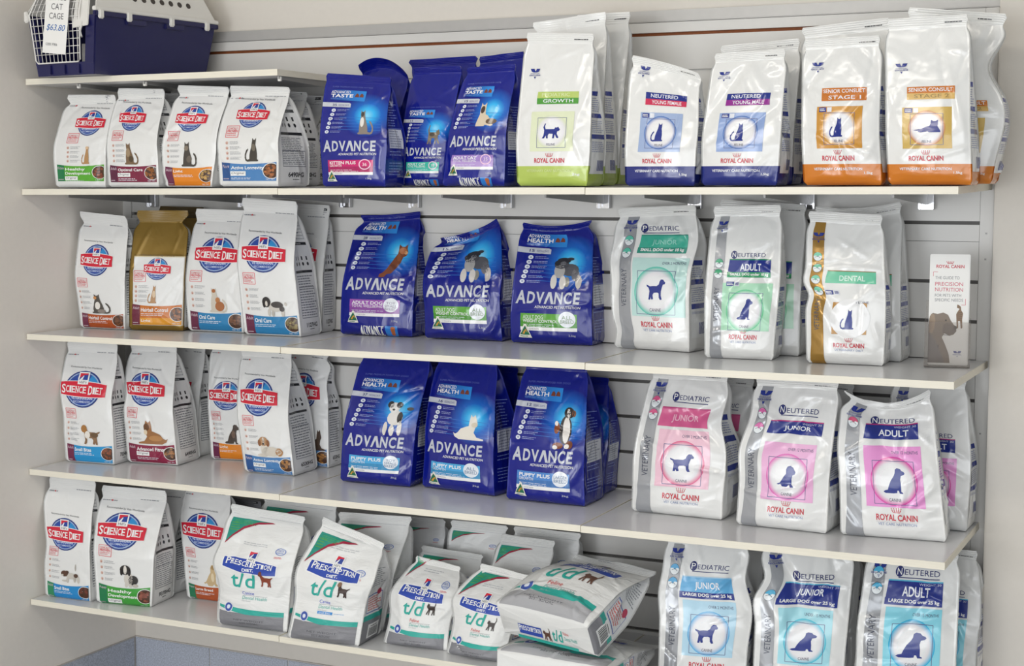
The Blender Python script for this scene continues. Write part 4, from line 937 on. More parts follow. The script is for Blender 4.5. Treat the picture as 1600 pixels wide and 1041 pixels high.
sd(P(NVY, ['Active Longevity'], (.45, 1.58, .32, .38), (.02, .39), ('dog_lie', .6, .36, .95, .80, True, '#4a3a30', []), orig=1, kib='#a8743c', code='6530HG'),
   3, (440, 731), (514, 735), (452, 534), (520, 544), .105, 'white bag with folded top partly behind the tan and white dog bag', G3, cat=False, wr=1.4, br=((.7, .12, -.012),), nr=.02, ref='c4')

G4 = 'puppy bags at the left of the lowest shelf'
PB, PG, PR = ('#1f86c6', '#2a8a5c'), ('#3f9c3a', '#1f7a4c'), ('#b0542c', '#2a7a55')
sd(P(PB, ['Small Bites'], (.45, 1.5, .33, .36), (.02, .38), ('patches', .38, .40, .84, .86, False, '#e8e6e2', [(.52, .36, .26, .15, '#c9c4bb'), (.34, .14, .06, .14, '#c9c4bb'), (.2, .1, .14, .05, '#c9c4bb'), (.84, .2, .06, .18, '#c9c4bb'), (.68, .22, .06, .16, '#b5b0a7'), (.72, .8, .03, .18, '#b9b4ab'), (.2, .46, .17, .15, '#5a3f30'), (.32, .52, .07, .1, '#4a3226'), (.74, .4, .1, .1, '#5a4438'), (.1, .38, .06, .05, '#c9c4bb')]), tw=.34, kib='#6a3428', sag=.05, stamp=(.08, 1.0)),
   4, (73.5, -.425), (142, -.42), (76, 722), (150, 734), .075, 'white bag with blue band and spotted terrier puppy, left end of lowest shelf', G4, cat=False, bl=((.78, .1, -.010), (.45, .12, .012)), br=((.75, .12, -.004),), wr=.8, fixed=True)
sd(P(PG, ['Healthy', 'Development'], (.42, 1.36, .31, .33), (.0, .38), ('patches', .44, .36, .80, .78, False, '#eae6e0', [(.46, .36, .22, .3, '#cfc9c0'), (.68, .32, .24, .22, '#2f2b2a'), (.36, .1, .08, .12, '#cfc9c0'), (.56, .08, .08, .1, '#cfc9c0'), (.8, .08, .14, .08, '#bdb7ae'), (.3, .76, .26, .22, '#2f2b2a'), (.12, .66, .07, .16, '#241f1e'), (.5, .66, .07, .16, '#241f1e'), (.3, .76, .08, .2, '#e2dcd3'), (.3, .62, .06, .05, '#5a4a44')]), orig=1, age='Puppy', kib='#8a4f40', tw=.55, sag=.05, stamp=(.08, .9), code='9370HG'),
   4, (153, 943), (237, 951), (159, 758), (261, 767), .12, 'white bag with green band and black and white puppy, lowest shelf', G4, cat=False, wr=.8, nr=.0, bl=((.7, .2, -.004),), id='f2')
sd(P(PG, ['Healthy', 'Development'], (.42, 1.36, .31, .33), (.0, .38), orig=1, kib='#8a4f40'), 4, (205, 930), (270, 936), (222, 757), (290, 762), .10, 'white bag behind the green band puppy bag', G4, cat=False, ref='f2')
sd(P(PR, ['Large Breed'], (.46, 1.6, .36, .38), (.02, .38), ('pup_sit', .44, .38, .78, .88, False, '#c8ae84', [(.7, .85, .16, .1, '#a8895c'), (.62, .4, .1, .2, '#e0cfae')]), tw=.4, age='Puppy', stamp=(.06, 1.0)),
   4, (295.5, 937), (364, 946), (287, 748), (360, 757), .10, 'white bag with brick red band and pale labrador puppy', G4, cat=False, bl=((.4, .14, .006), (.7, .12, -.006)), id='f3')
sd(P(PR, ['Large Breed'], (.46, 1.6, .36, .38), (.02, .38), body='#77777c'), 4, (345, 924), (402, 928), (350, 776), (408, 784), .08, 'shaded grey bag behind the labrador puppy bag', G4, cat=False, ref='f3')  # white pack given a grey body colour, painting in its shade

# ---- glossy blue packs
def adv(nm, p, *a, **o):
    p = dict(p); p.setdefault('body', ADVB); p.setdefault('fin', '#1c2a96'); o.setdefault('ts', .94); o.setdefault('fin', 0.0012); o.setdefault('pe', 1.3); o.setdefault('bg', .016)
    return place(nm, 'adv', art_adv, p, *a, **o)
A1 = 'blue cat food bags on the upper long shelf'
KIT = dict(k=1.12, col='#c81f6c', col2='#a81a5c', title=['KITTEN PLUS', 'GROWTH'], ring='36', word='TASTE', who='KITTENS', days='35', kg='1.5kg', w0=.42, w1=.2, pet=('cat_sit', .60, .84, .84, 1.24, True, '#8a8078', [(.7, .5, .12, .2, '#e8e4de'), (.72, .82, .1, .1, '#4a443e')]))
adv('cat_food_bag', KIT, 1, (506, -.42), (602, -.43), (509, 114), (613, 121), .09, 'small blue bag with hot pink label, leftmost blue bag on upper long shelf', A1, fixed=True, ts=.93, nl=.002, br=((.4, .2, .008),), id='v1')
adv('cat_food_bag', KIT, 1, (538, -.31), (605, -.32), (556, 104), (634, 112), .09, 'dark blue bag with curled top behind the hot pink label bag', A1, fixed=True, hb=-.03, sag=-.03, ref='v1')
CT = dict(k=1.1, word='TASTE', who='CATS', kg='1.5kg', title=['ADULT CAT', 'TOTAL WELLBEING'], w0=.4, w1=.4, ring='35', foot=1)
adv('cat_food_bag', dict(CT, col='#35b8a0', col2='#4cc0ac', pet=('cat_walk', .58, .80, .84, 1.2, False, '#7a6a54', [(.4, .5, .2, .1, '#4a4034')])), 1, (627, -.325), (700, -.325), (645, 106), (722, 103), .09, 'blue bag with teal label overlapped by the mauve label bag', A1, fixed=True, oy=.08, nr=.0, id='v2')
adv('cat_food_bag', dict(CT, col='#9c7cc4', col2='#b79ad4', pet=('cat_lie', .50, .88, .86, 1.26, True, '#d8c8b0', [(.8, .7, .1, .16, '#4a3a30'), (.3, .2, .24, .12, '#6a5644')])), 1, (692, -.41), (788, -.42), (729, 106), (808, 100), .09, 'blue bag with mauve label and cream cat, beside the lime based bag', A1, fixed=True, oy=.08, id='v3')
adv('cat_food_bag', dict(CT, col='#35b8a0', col2='#4cc0ac'), 1, (656, -.22), (712, -.23), (635, 94), (748, 87), .09, 'blue bag with flat header showing above the teal label bag', A1, fixed=True, bl=((.8, .15, .02),), ref='v2', id='v4')
adv('cat_food_bag', dict(CT, col='#9c7cc4', col2='#b79ad4'), 1, (730, -.28), (809, -.29), (748, 89), (820, 80), .09, 'blue bag with wide header behind the mauve label bag', A1, fixed=True, ref=('v3', 'v2'))

A2 = 'blue dog food bags on the second long shelf'
ADOG = dict(k=1.1, col='#9c55b0', col2='#8a4a9e', title=['ADULT DOG', 'TOTAL WELLBEING'], w0=.44, w1=.44, badge=['TOY', 'SMALL', 'BREED'], bc='#8a7a98', days='28', foot=1, glow=(.75, 1.0), pet=('pup_up', .52, .74, .86, 1.20, False, '#7c4226', [(.82, .8, .14, .1, '#b0683a'), (.93, .74, .06, .05, '#d8a878'), (.7, .6, .08, .12, '#8f5230'), (.5, .3, .14, .1, '#6a3826')]))
adv('dog_food_bag', ADOG, 2, (534, 524), (644, 528.5), (560, 336), (658, 330), .12, 'blue bag with purple label and small tan dog', A2, oy=.09, lean=.01, folds=((.85, .6, 75, .08, .014, -.006), (.2, .75, 60, .08, .012, .005), (.9, .8, 40, .06, .014, .006)), nl=.02, bl=((.3, .3, -.006),), br=((.55, .3, .01),), sag=.004)
WC = dict(col='#5ea83a', col2='#4a9430', title=['ADULT DOG', 'WEIGHT CONTROL'], w0=.26, w1=.44, b0=0, badge=['ALL', 'BREED'], bc='#6a8a5c', pet=('patches', .48, .71, .88, 1.10, False, '#4a4a50', [(.62, .58, .28, .2, '#55555b'), (.8, .42, .12, .2, '#6a6a70'), (.9, .2, .09, .22, '#cfc8c2'), (.55, .2, .08, .16, '#8a8880'), (.14, .2, .1, .23, '#d5d0ca'), (.42, .18, .1, .22, '#d5d0ca'), (.3, .55, .17, .24, '#aaa8a6'), (.36, .74, .24, .13, '#4a4a50'), (.42, .88, .22, .1, '#2a2a30'), (.22, .8, .1, .08, '#2a2a30'), (.62, .93, .12, .05, '#36363c'), (.4, .8, .1, .06, '#77777c')]))
adv('dog_food_bag', WC, 2, (665, 530), (785, 535), (680, 372), (783, 340), .12, 'blue bag with green label and crumpled slanting top, middle of its three', A2, oy=.05, wr=1.6, folds=((.3, .84, 18, .08, .014, -.008), (.55, .8, 30, .08, .014, .007), (.12, .6, 80, .09, .012, .005)), sag=.012, br=((.6, .2, .012),), bl=((.6, .25, -.012),), nl=.022, curl=-.02)
adv('dog_food_bag', WC, 2, (801, 537), (925.5, 542), (815, 347), (929, 343), .11, 'blue bag with green label and flared top right corner', A2, sag=.014, bl=((.2, .2, -.006),), nr=.018, br=((.5, .2, .006),))
A3 = 'blue puppy food bags on the third long shelf'
PP = dict(k=1.1, col='#4aa8dc', col2='#3a8fc0', title=['PUPPY PLUS', 'GROWTH'], w0=.42, w1=.2, days='37', bc='#5a7aa0', kg='3kg')
P1 = dict(PP, badge=['TOY', 'SMALL', 'BREED'], pet=('patches', .55, .76, .92, 1.24, False, '#e4e0da', [(.45, .5, .28, .22, '#e4e0da'), (.16, .18, .08, .2, '#dcd6ce'), (.4, .14, .09, .18, '#e4dfd8'), (.66, .2, .08, .22, '#d8d2ca'), (.62, .52, .1, .16, '#35302e'), (.92, .78, .12, .05, '#4a4440'), (.36, .8, .2, .15, '#eae6e0'), (.2, .88, .12, .1, '#2f2b2a'), (.52, .88, .11, .09, '#3a3430'), (.34, .74, .05, .03, '#2f2b2a')]))
adv('dog_food_bag', P1, 3, (534, 754), (641, 763.5), (566, 530), (676, 538), .12, 'blue puppy bag with light blue label and standing black and white pup', A3, bl=((.3, .3, -.006),), id='d1')
P2 = dict(PP, k=1.05, days='16', badge=['ALL', 'BREED'], glow=(.74, 1.0), pet=('dog_lie', .46, .76, .88, 1.10, True, '#e8e2d6', [(.3, .6, .1, .1, '#d8cdb8')]))
adv('dog_food_bag', P2, 3, (661, 763), (773, 778), (684, 544), (779, 552), .115, 'blue puppy bag with lying white puppy, middle of its three', A3, bl=((.35, .2, .006),), br=((.5, .2, .01),), id='d2')
P3 = dict(PP, k=1.05, col='#4a86cc', col2='#3f74b4', days='12', badge=['LARGE+', 'BREED'], glow=(.76, 1.05), pet=('patches', .58, .72, .88, 1.24, False, '#6a4a34', [(.55, .45, .24, .34, '#2e2826'), (.3, .08, .2, .08, '#8a4a2a'), (.75, .1, .18, .1, '#7a4630'), (.2, .5, .12, .14, '#8a4a2a'), (.58, .45, .14, .32, '#ece6de'), (.2, .04, .1, .05, '#efe9e2'), (.66, .06, .12, .06, '#efe9e2'), (.16, .6, .08, .06, '#efe9e2'), (.66, .86, .2, .13, '#2e2826'), (.64, .84, .07, .12, '#efe9e2'), (.84, .84, .08, .08, '#8a5030')]))
adv('dog_food_bag', P3, 3, (792, 782), (914, 794), (820, 555), (920, 558), .125, 'blue puppy bag with tricolour puppy raising a paw', A3, wr=1.4, folds=((.85, .62, 70, .09, .016, -.007), (.35, .7, 60, .08, .012, .005), (.75, .4, 50, .07, .012, -.005)), br=((.55, .2, .008),), id='d3')
adv('dog_food_bag', P3, 3, (846, 770), (944, 778), (860, 584), (953, 591), .11, 'blue bag behind the tricolour puppy bag, beside the empty slat wall', A3, br=((.5, .25, .012),), ref='d3')
adv('dog_food_bag', P2, 3, (705, 752), (790, 760), (716, 566), (812, 575), .11, 'shaded blue bag between the lying and tricolour puppy bags', A3, ref=('d2', 'd3'))
adv('dog_food_bag', P1, 3, (578, 742), (662, 748), (598, 556), (690, 562), .11, 'shaded blue bag behind the standing pup bag', A3, ref=('d1', 'd2'))

# ---- white packs with coloured base and cat silhouettes
R1 = 'white cat food bags with coloured bases'
def rc1(p, *a, **o):
    o.setdefault('ts', .93); o.setdefault('fixed', True); o.setdefault('tk', .3); o.setdefault('pe', 1.1)
    return place('cat_food_bag', 'rc', art_rc1, p, 1, *a, R1, **o)
SIT = ('cat_sit', -.62, -.55, .28, .6, False)
GRO = dict(base='#b3c75f', plain=0, vc='#cfdc98', title=['PEDIATRIC', '#b9cc6e', 'GROWTH', '#4f9a3c'], tc='#d9e3ae', pan='#dfe5c4', ring='#d9e0bc', shp=('cat_walk', -.6, -.42, .55, .5, False), nomini=1, kg='2kg')
rc1(GRO, (811, -.42), (915, -.43), (822, 51), (930, 53), .085, 'white bag with lime green base and walking cat', ks=1.12, br=((.3, .3, .01),), bl=((.35, .3, -.004),), id='r1')
rc1(GRO, (838, -.325), (943, -.335), (830, 36), (949, 18), .085, 'tall white bag with lime base leaning behind the walking cat bag', ks=1.12, nl=.016, sag=.0, ref='r1', id='r1b')
rc1(GRO, (882, -.235), (966, -.24), (900, 24), (986, 18), .085, 'rearmost white bag with lime base, beside the pink striped label bag', ks=1.12, ref='r1b')
YF = dict(base='#222c78', title=['NEUTERED', RCN, 'YOUNG FEMALE', '#cf3358'], pan='#9fb2d6', ring='#3f6fb8', shp=SIT)
rc1(YF, (979.5, -.42), (1085, -.425), (986, 86), (1093, 115), .085, 'white bag with navy base and pink striped label, slanting top', ks=1.08, sag=-.004, br=((.45, .25, .006),), nr=-.004, id='r2')
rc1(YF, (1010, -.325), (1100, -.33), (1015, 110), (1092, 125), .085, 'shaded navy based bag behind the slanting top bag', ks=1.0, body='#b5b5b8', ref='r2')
YM = dict(base='#24307e', title=['NEUTERED', RCN, 'YOUNG MALE', '#92288f'], pan='#8fa6d4', ring='#3f6fb8', shp=SIT)
rc1(YM, (1098, -.42), (1212, -.425), (1115, 84), (1230, 77), .085, 'white bag with navy base and purple striped label', ks=1.0, wr=1.3, folds=((.3, .75, 58, .10, .014, -.006), (.65, .45, 40, .08, .012, -.005), (.6, .82, -55, .06, .016, .005)), bl=((.4, .25, -.004),), br=((.3, .3, .005),), id='r3')
rc1(YM, (1135, -.325), (1237, -.33), (1124, 72), (1252, 60), .085, 'navy based bag behind the purple striped label bag', ks=1.0, wr=1.3, ref='r3', id='r3b')
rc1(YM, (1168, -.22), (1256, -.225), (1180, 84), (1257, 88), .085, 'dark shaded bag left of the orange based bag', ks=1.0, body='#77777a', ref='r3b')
S1 = dict(base='#cf7a22', title=['SENIOR CONSULT', '#c8752c', 'STAGE 1', '#c8752c'], pan='#c98f35', ring='#d9a85a', shp=SIT, ly=1.06)
rc1(S1, (1258, -.42), (1378, -.425), (1255, 63), (1377, 55), .085, 'white bag with orange base and seated cat on amber square', ks=1.03, wr=1.2, folds=((.2, .78, 55, .08, .014, -.005), (.7, .5, 50, .10, .012, -.005), (.75, .75, -50, .07, .016, .004)), br=((.4, .3, -.004),), id='r4')
rc1(S1, (1272, -.325), (1390, -.33), (1250, 44), (1392, 27), .085, 'orange based bag whose header shows above the seated cat bag', ks=1.0, nl=.01, ref=('r4', 'r3'))
S2 = dict(base='#cf7a22', title=['SENIOR CONSULT', '#c8752c', 'STAGE 2', '#d9b36a'], pan='#cfae5e', ring='#c8823a', shp=('cat_lie', -.82, -.25, .78, .48, False), tc2='#9c8452')
rc1(S2, (1390, -.42), (1518, -.425), (1384, 30), (1514, 22), .085, 'white bag with orange base and lying cat, rightmost front bag up top', ks=.95, wr=1.2, id='r5')
rc1(S2, (1440, -.325), (1548, -.33), (1416, 11), (1577, 22), .08, 'crumpled orange based bag at the right wall edge', ks=.95, wr=2.0, nr=.01, br=((.68, .14, -.035), (.35, .2, .016)), gf=.1, ref='r5')

# ---- white packs with a silver stripe
def rc2(nm, p, row, *a, **o):
    o.setdefault('ts', .93); o.setdefault('tk', .36)
    return place(nm, 'rc', art_rc2, p, row, *a, **o)
R2 = 'striped bags at the right of the second long shelf'
J1 = dict(sx=(.10, .27), icons=(1.14, 1.0), icol='#5cc0a8', word='PEDIATRIC', lab=(.33, .9, 1.0), lh=.2, lc='#3fae96', ltop='#3a8f80', lc2='#2f8f7c', title=['JUNIOR', 'SMALL DOG under 10 kg'], tcol='#8fd3c4', pan='#bfe0da', ring='#5cc4b0', shp=('dog_stand', -.45, -.35, .45, .55, False), age='OVER 2 MONTHS', panel=(.29, .3, .96, .95), circ=(.6, .58, .26), wx=.6, wy=1.25)
rc2('dog_food_bag', J1, 2, (961, 544.5), (1077, 552), (963.5, 325.5), (1089, 320), .10, 'silver striped bag with teal label and standing puppy silhouette', R2, ks=1.2, oy=.08, wr=1.4, folds=((.06, .5, 80, .10, .014, -.007), (.5, .82, -55, .07, .016, -.005), (.7, .84, 50, .07, .018, .005)), nl=.01, nr=.004, bl=((.62, .1, -.008), (.12, .08, .01)), br=((.75, .12, .012),))
N1 = dict(sx=(.08, .24), icons=(1.12, .99), icol='#4aa87c', word='NEUTERED', lab=(.3, .88, .95), lh=.22, lc=RCN, ltop='#2f8a5c', lc2='#3a9a68', title=['ADULT', 'SMALL DOG under 10 kg'], pan='#aadcbc', ring='#58c48a', shp=('dog_sit', -.45, -.45, .42, .6, False), panel=(.24, .29, .92, .88), circ=(.57, .54, .25), mini=(.29, .84), wx=.56)
rc2('dog_food_bag', N1, 2, (1103, 560), (1207, 564), (1114, 323), (1222, 320), .085, 'silver striped bag with green panel and seated dog', R2, ks=1.2, oy=.07, wr=1.3, folds=((.6, .6, 50, .08, .013, -.006), (.8, .52, -65, .08, .012, -.005), (.7, .4, 55, .07, .012, -.004)), bl=((.4, .3, -.004),), br=((.5, .3, .008),), id='n1')
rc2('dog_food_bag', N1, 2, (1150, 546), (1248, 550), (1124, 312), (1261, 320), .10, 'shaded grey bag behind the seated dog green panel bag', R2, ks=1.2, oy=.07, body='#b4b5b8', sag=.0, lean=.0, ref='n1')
DE = dict(sx=(.06, .23), stripe='#a07a34', sm=.35, icons=(1.37, 1.22, 1.07, .92), icol='#7fd0b0', vy=1.62, lab=(.28, .9, 1.03), lh=.16, lc='#66c4a0', ltop='#8a6a30', title=['DENTAL'], tcol='#d5f0e4', pan='#b8863a', cut=1, panel=(.34, .36, .78, .78), circ=(.57, .57, .24), sub='VETERINARY DIET', wx=.56, spl='FELINE', mini=(.24, .88))
rc2('cat_food_bag', DE, 2, (1262, 568), (1379, 573), (1262, 330), (1380, 336), .075, 'gold striped bag with mint label and navy seated cat', R2, oy=.05, wr=1.1, folds=((.12, .47, -50, .07, .014, -.008), (.2, .38, -65, .07, .016, .006), (.75, .8, 50, .08, .02, .005)), bl=((.45, .06, .008), (.55, .06, -.006)), br=((.4, .3, .008),), id='g3')
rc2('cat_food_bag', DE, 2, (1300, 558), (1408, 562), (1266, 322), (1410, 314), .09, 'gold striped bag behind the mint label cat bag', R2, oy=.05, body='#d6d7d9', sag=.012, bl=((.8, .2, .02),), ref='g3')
R3 = 'bags with pink panels on the third long shelf'
ICP = (1.15, 1.0)
E1 = dict(icons=(1.17, 1.04), icol='#d85a8a', word='PEDIATRIC', lab=(.24, .84, .93), lh=.19, lc='#d95f92', ltop='#c04a80', title=['JUNIOR'], tcol='#f0b8cc', pan='#f0c4d4', ring='#e0628f', shp=('dog_stand', -.6, -.35, .55, .5, False), age='OVER 2 MONTHS', wy=1.2)
rc2('dog_food_bag', E1, 3, (989, 800), (1128, 814.6), (1019, 561), (1140, 566), .115, 'white bag with pink label and walking dog, left of the pink panel trio', R3, ks=1.07, wr=1.7, folds=((.9, .74, 25, .07, .014, -.009), (.7, .66, -40, .08, .013, -.006), (.45, .72, -50, .07, .016, -.006)), bl=((.45, .3, -.008),), br=((.66, .12, -.012), (.4, .2, .010)), id='e1')
E2 = dict(icons=(1.18, 1.03), icol='#e070b0', word='NEUTERED', lab=(.26, .88, .99), lh=.13, lc=RCN, ltop='#c0307c', title=['JUNIOR'], note='WEIGHT 30', pan='#ecb4da', ring='#e068b8', shp=('pup_sit', -.5, -.45, .42, .52, False), age='OVER 12 MONTHS', wy=1.2)
rc2('dog_food_bag', E2, 3, (1152, 821), (1291, 836), (1181, 570), (1313, 579), .115, 'white bag with navy label and floppy eared puppy on pink', R3, ks=1.08, wr=1.3, folds=((.6, .72, 48, .09, .014, -.007), (.4, .6, 35, .07, .014, -.005), (.25, .75, -60, .08, .018, .006), (.8, .45, 60, .08, .012, -.004)), bl=((.5, .12, -.01), (.75, .1, .006)), id='e2')
E3 = dict(icons=(1.12,), icol='#c83a6a', word='NEUTERED', lab=(.27, .83, .97), lh=.155, lc=RCN, ltop='#b02a74', title=['ADULT'], note='WEIGHT 30', pan='#e898d4', ring='#dc3fa6', shp=('dog_sit', -.5, -.5, .5, .58, False), age='OVER 12 MONTHS', wy=1.14)
rc2('dog_food_bag', E3, 3, (1315, 837), (1478, 849), (1315, 608), (1455, 607), .10, 'white bag with magenta panel and seated dog, top sagging open', R3, wr=1.3, folds=((.45, .74, 90, .08, .022, -.009), (.2, .84, -52, .08, .016, .006), (.75, .84, 55, .08, .016, .006), (.55, .6, -35, .07, .012, -.004)), sag=.035, nl=.022, bl=((.6, .15, -.006),), lean=.0, id='e3')
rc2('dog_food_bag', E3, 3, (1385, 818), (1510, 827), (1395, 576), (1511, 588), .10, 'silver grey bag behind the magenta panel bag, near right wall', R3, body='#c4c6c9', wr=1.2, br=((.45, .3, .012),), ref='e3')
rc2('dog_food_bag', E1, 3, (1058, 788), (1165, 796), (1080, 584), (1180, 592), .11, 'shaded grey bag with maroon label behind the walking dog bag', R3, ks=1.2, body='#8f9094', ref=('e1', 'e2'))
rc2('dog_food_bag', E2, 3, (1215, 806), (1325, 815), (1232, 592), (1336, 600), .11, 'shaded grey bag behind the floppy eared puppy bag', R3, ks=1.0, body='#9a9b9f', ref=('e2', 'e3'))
R4 = 'bags with light blue panels on the lowest shelf'
I1 = dict(icons=(1.2, 1.06), icol='#5aa8d8', word='PEDIATRIC', lab=(.24, .84, .92), lh=.22, lc='#64aedd', ltop='#9cc8e6', lc2=RCN, l2=.0, title=['JUNIOR', 'LARGE DOG over 25 kg'], pan='#b4d9ec', ring='#5aaee0', shp=('pup_sit', -.55, -.4, .45, .55, False), age='OVER 2 MONTHS', wy=1.22)
I1['shp'] = ('dog_stand', -.68, -.45, .45, .5, False)
rc2('dog_food_bag', I1, 4, (1030, 1062), (1164, 1073), (1041, 826), (1172, 834), .115, 'white bag with sky blue label and standing puppy on pale blue', R4, ks=1.07, wr=1.4, folds=((.86, .72, 70, .08, .016, -.009), (.6, .55, 75, .08, .02, -.004)), bl=((.6, .12, -.008),), br=((.72, .12, -.012), (.5, .2, .012)), id='i1')
I2 = dict(icons=(1.02,), icol='#4ab0d8', word='NEUTERED', lab=(.24, .88, .93), lh=.22, lc=RCN, ltop='#58b8d8', lc2='#24358c', title=['JUNIOR', 'LARGE DOG over 25 kg'], note='WEIGHT 31', pan='#a8dfea', ring='#3cc0d8', shp=('dog_sit', -.72, -.42, .6, .48, False), age='UNDER - 15 MONTHS', wy=1.2)
rc2('dog_food_bag', I2, 4, (1177, 1076), (1313, 1087), (1190, 838), (1336, 850), .115, 'white bag with creased navy label and low seated puppy', R4, ks=1.07, wr=1.8, folds=((.3, .76, -62, .08, .016, -.011), (.62, .66, 52, .10, .015, -.009), (.2, .6, -70, .08, .016, .007), (.5, .5, 40, .08, .014, -.005)), bl=((.75, .1, .016), (.6, .1, -.01)), id='i2')
I3 = dict(icons=(1.2, 1.06), icol='#4ab0d8', word='NEUTERED', lab=(.25, .84, .92), lh=.22, lc=RCN, ltop='#58b8d8', lc2='#24358c', title=['ADULT', 'LARGE DOG over 25 kg'], note='WEIGHT 30', pan='#8fdbec', ring='#22b4e0', shp=('dog_sit', -.72, -.5, .66, .55, False), age='OVER 15 MONTHS', wy=1.19)
rc2('dog_food_bag', I3, 4, (1334, 1092), (1488, 1104), (1356, 854), (1500, 860), .10, 'white bag with navy label and large seated dog, right end of lowest shelf', R4, ks=1.07, wr=1.3, folds=((.5, .52, 55, .08, .015, -.006), (.8, .58, 18, .07, .012, -.006), (.7, .82, 60, .06, .015, .005)), bl=((.5, .2, -.006),), id='i3')
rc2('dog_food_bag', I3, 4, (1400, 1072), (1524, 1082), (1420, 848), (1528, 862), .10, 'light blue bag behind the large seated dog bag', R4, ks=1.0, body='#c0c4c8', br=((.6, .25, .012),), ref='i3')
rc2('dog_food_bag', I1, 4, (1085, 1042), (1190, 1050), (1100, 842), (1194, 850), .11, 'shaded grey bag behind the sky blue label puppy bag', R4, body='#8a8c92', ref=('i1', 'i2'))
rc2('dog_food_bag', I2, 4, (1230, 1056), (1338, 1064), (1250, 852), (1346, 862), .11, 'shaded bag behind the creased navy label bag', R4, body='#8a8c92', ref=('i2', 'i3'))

# ---- white woven packs with grey base
T1 = 'grey based white bags on the lowest shelf'
def td(nm, p, *a, **o):
    o.setdefault('ts', .93); o.setdefault('tk', .5); o.setdefault('bg', .018); o.setdefault('fin', .005)
    o.setdefault('wr', 1.3)
    return place(nm, 'td', art_td, p, 4, *a, T1, **o)
RD = ('dog_stand', .62, .66, .80, .88, True, '#8a4028', [(.84, .85, .12, .16, '#6a3020')])
BD = ('dog_stand', .60, .70, .78, .90, True, '#40302c', [(.84, .85, .16, .16, '#8a6a54')])
CC = ('cat_walk', .62, .55, .76, .78, True, '#3a302c', [])
DOG = dict(who='Canine', wc='#4a5fc8', bh=.24, ty=.62, by=.87, pet=RD, body='#e9e9e7')
CAT = dict(who='Feline', wc='#d04a48', bh=.21, ty=.52, by=.78, pet=CC, body='#e6e6e4', cy=1.36)
td('dog_food_bag', DOG, (342, 977), (448, 991), (359, 787), (479, 808), .11, 'grey based white bag with red dog, leftmost of its kind', lean=.02, folds=((.5, .3, 4, .10, .012, -.004), (.6, .5, -8, .09, .014, .004), (.3, .75, 80, .07, .018, -.005)), bl=((.55, .12, -.016), (.3, .12, .006)), nl=.008, nr=.008, id='t1')
td('dog_food_bag', dict(DOG, pet=BD, bh=.30, ty=.68, by=.95, pill=1), (451, 999), (560, 1012), (503, 807), (603, 850), .12, 'grey based white bag with small brown dog and blue pill', lean=.03, folds=((.5, .36, -5, .10, .012, -.004), (.65, .5, 6, .09, .014, .004), (.7, .8, 70, .07, .018, -.006)), bl=((.62, .16, -.02),), br=((.62, .14, .008),), id='t2')
td('cat_food_bag', CAT, (601, 1007), (698, 1019), (650, 868), (721, 886), .115, 'grey based white bag with black cat, left of its twin', lean=.05, bl=((.62, .2, -.02),), br=((.62, .2, .016),), tk=.62, id='t3')
td('cat_food_bag', dict(CAT, ty=.60, by=.86, bh=.23), (699.5, 1023), (787, 1038), (752, 880), (830, 900), .125, 'grey based white bag with black cat, beside the lying bags', lean=.05, bl=((.66, .2, -.026),), br=((.62, .2, .020),), tk=.62, id='t4')
td('dog_food_bag', DOG, (408, 956), (512, 965), (411, 772), (528, 786), .09, 'white bag with green corner behind the red dog bag', ref='t1')
td('dog_food_bag', DOG, (522, 972), (598, 984), (528, 800), (645, 808), .09, 'white bag with green corner behind the small brown dog bag', cy=1.4, ref='t2', id='t2b')
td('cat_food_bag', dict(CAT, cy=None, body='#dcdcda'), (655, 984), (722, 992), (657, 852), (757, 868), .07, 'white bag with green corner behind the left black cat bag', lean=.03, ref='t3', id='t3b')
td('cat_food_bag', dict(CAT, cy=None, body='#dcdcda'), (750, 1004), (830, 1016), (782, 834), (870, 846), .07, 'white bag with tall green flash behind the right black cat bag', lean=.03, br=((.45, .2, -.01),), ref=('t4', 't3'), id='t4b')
td('cat_food_bag', dict(CAT, cy=None, body='#cfcfcf'), (652, 962), (688, 968), (628, 806), (698, 812), .07, 'shaded white bag with blue badge at the back, under the shelf seam', ks=1.2, ref=('t2b', 't3b'))  # body greyer than the front packs, shade put into the colour
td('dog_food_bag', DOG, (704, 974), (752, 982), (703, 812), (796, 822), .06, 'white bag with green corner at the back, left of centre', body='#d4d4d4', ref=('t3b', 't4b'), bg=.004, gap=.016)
td('dog_food_bag', DOG, (800, 990), (884, 998), (802, 822), (909, 834), .06, 'white bag with green corner at the back beneath the right seam', ks=1.0, ref='t4b', gap=.016)
# ---- two big packs lying on top of each other
def lying(name, p, base_l, base_r, zb, h, d, pitch, label, w_extra=0.0, roll=0.0, **o):
    A = at_plane(base_l[0], base_l[1], np.array([0, 0, zb]), np.array([0, 0, 1.0])); B = at_plane(base_r[0], base_r[1], np.array([0, 0, zb]), np.array([0, 0, 1.0]))
    e = B - A; w = float(np.linalg.norm(e[:2])); c = (A + B) / 2
    r = build_bag(name, 'td', w, d, -w / 2 * .92, h, w / 2 * .84, h, art_td, p, (0, 0, 0), 0, label, T1, **o)
    # lay it on its back: the base faces the room, the printed front looks up
    R = Matrix.Rotation(math.atan2(e[1], e[0]), 4, 'Z') @ Matrix.Rotation(roll, 4, 'Y') @ Matrix.Rotation(-math.radians(90 - pitch), 4, 'X')
    r.matrix_world = Matrix.Translation(Vector((c[0], c[1], zb))) @ R @ Matrix.Translation(Vector((0, -d / 2, 0)))
    return r
zs4 = zrow(4, 1.6, -.3)
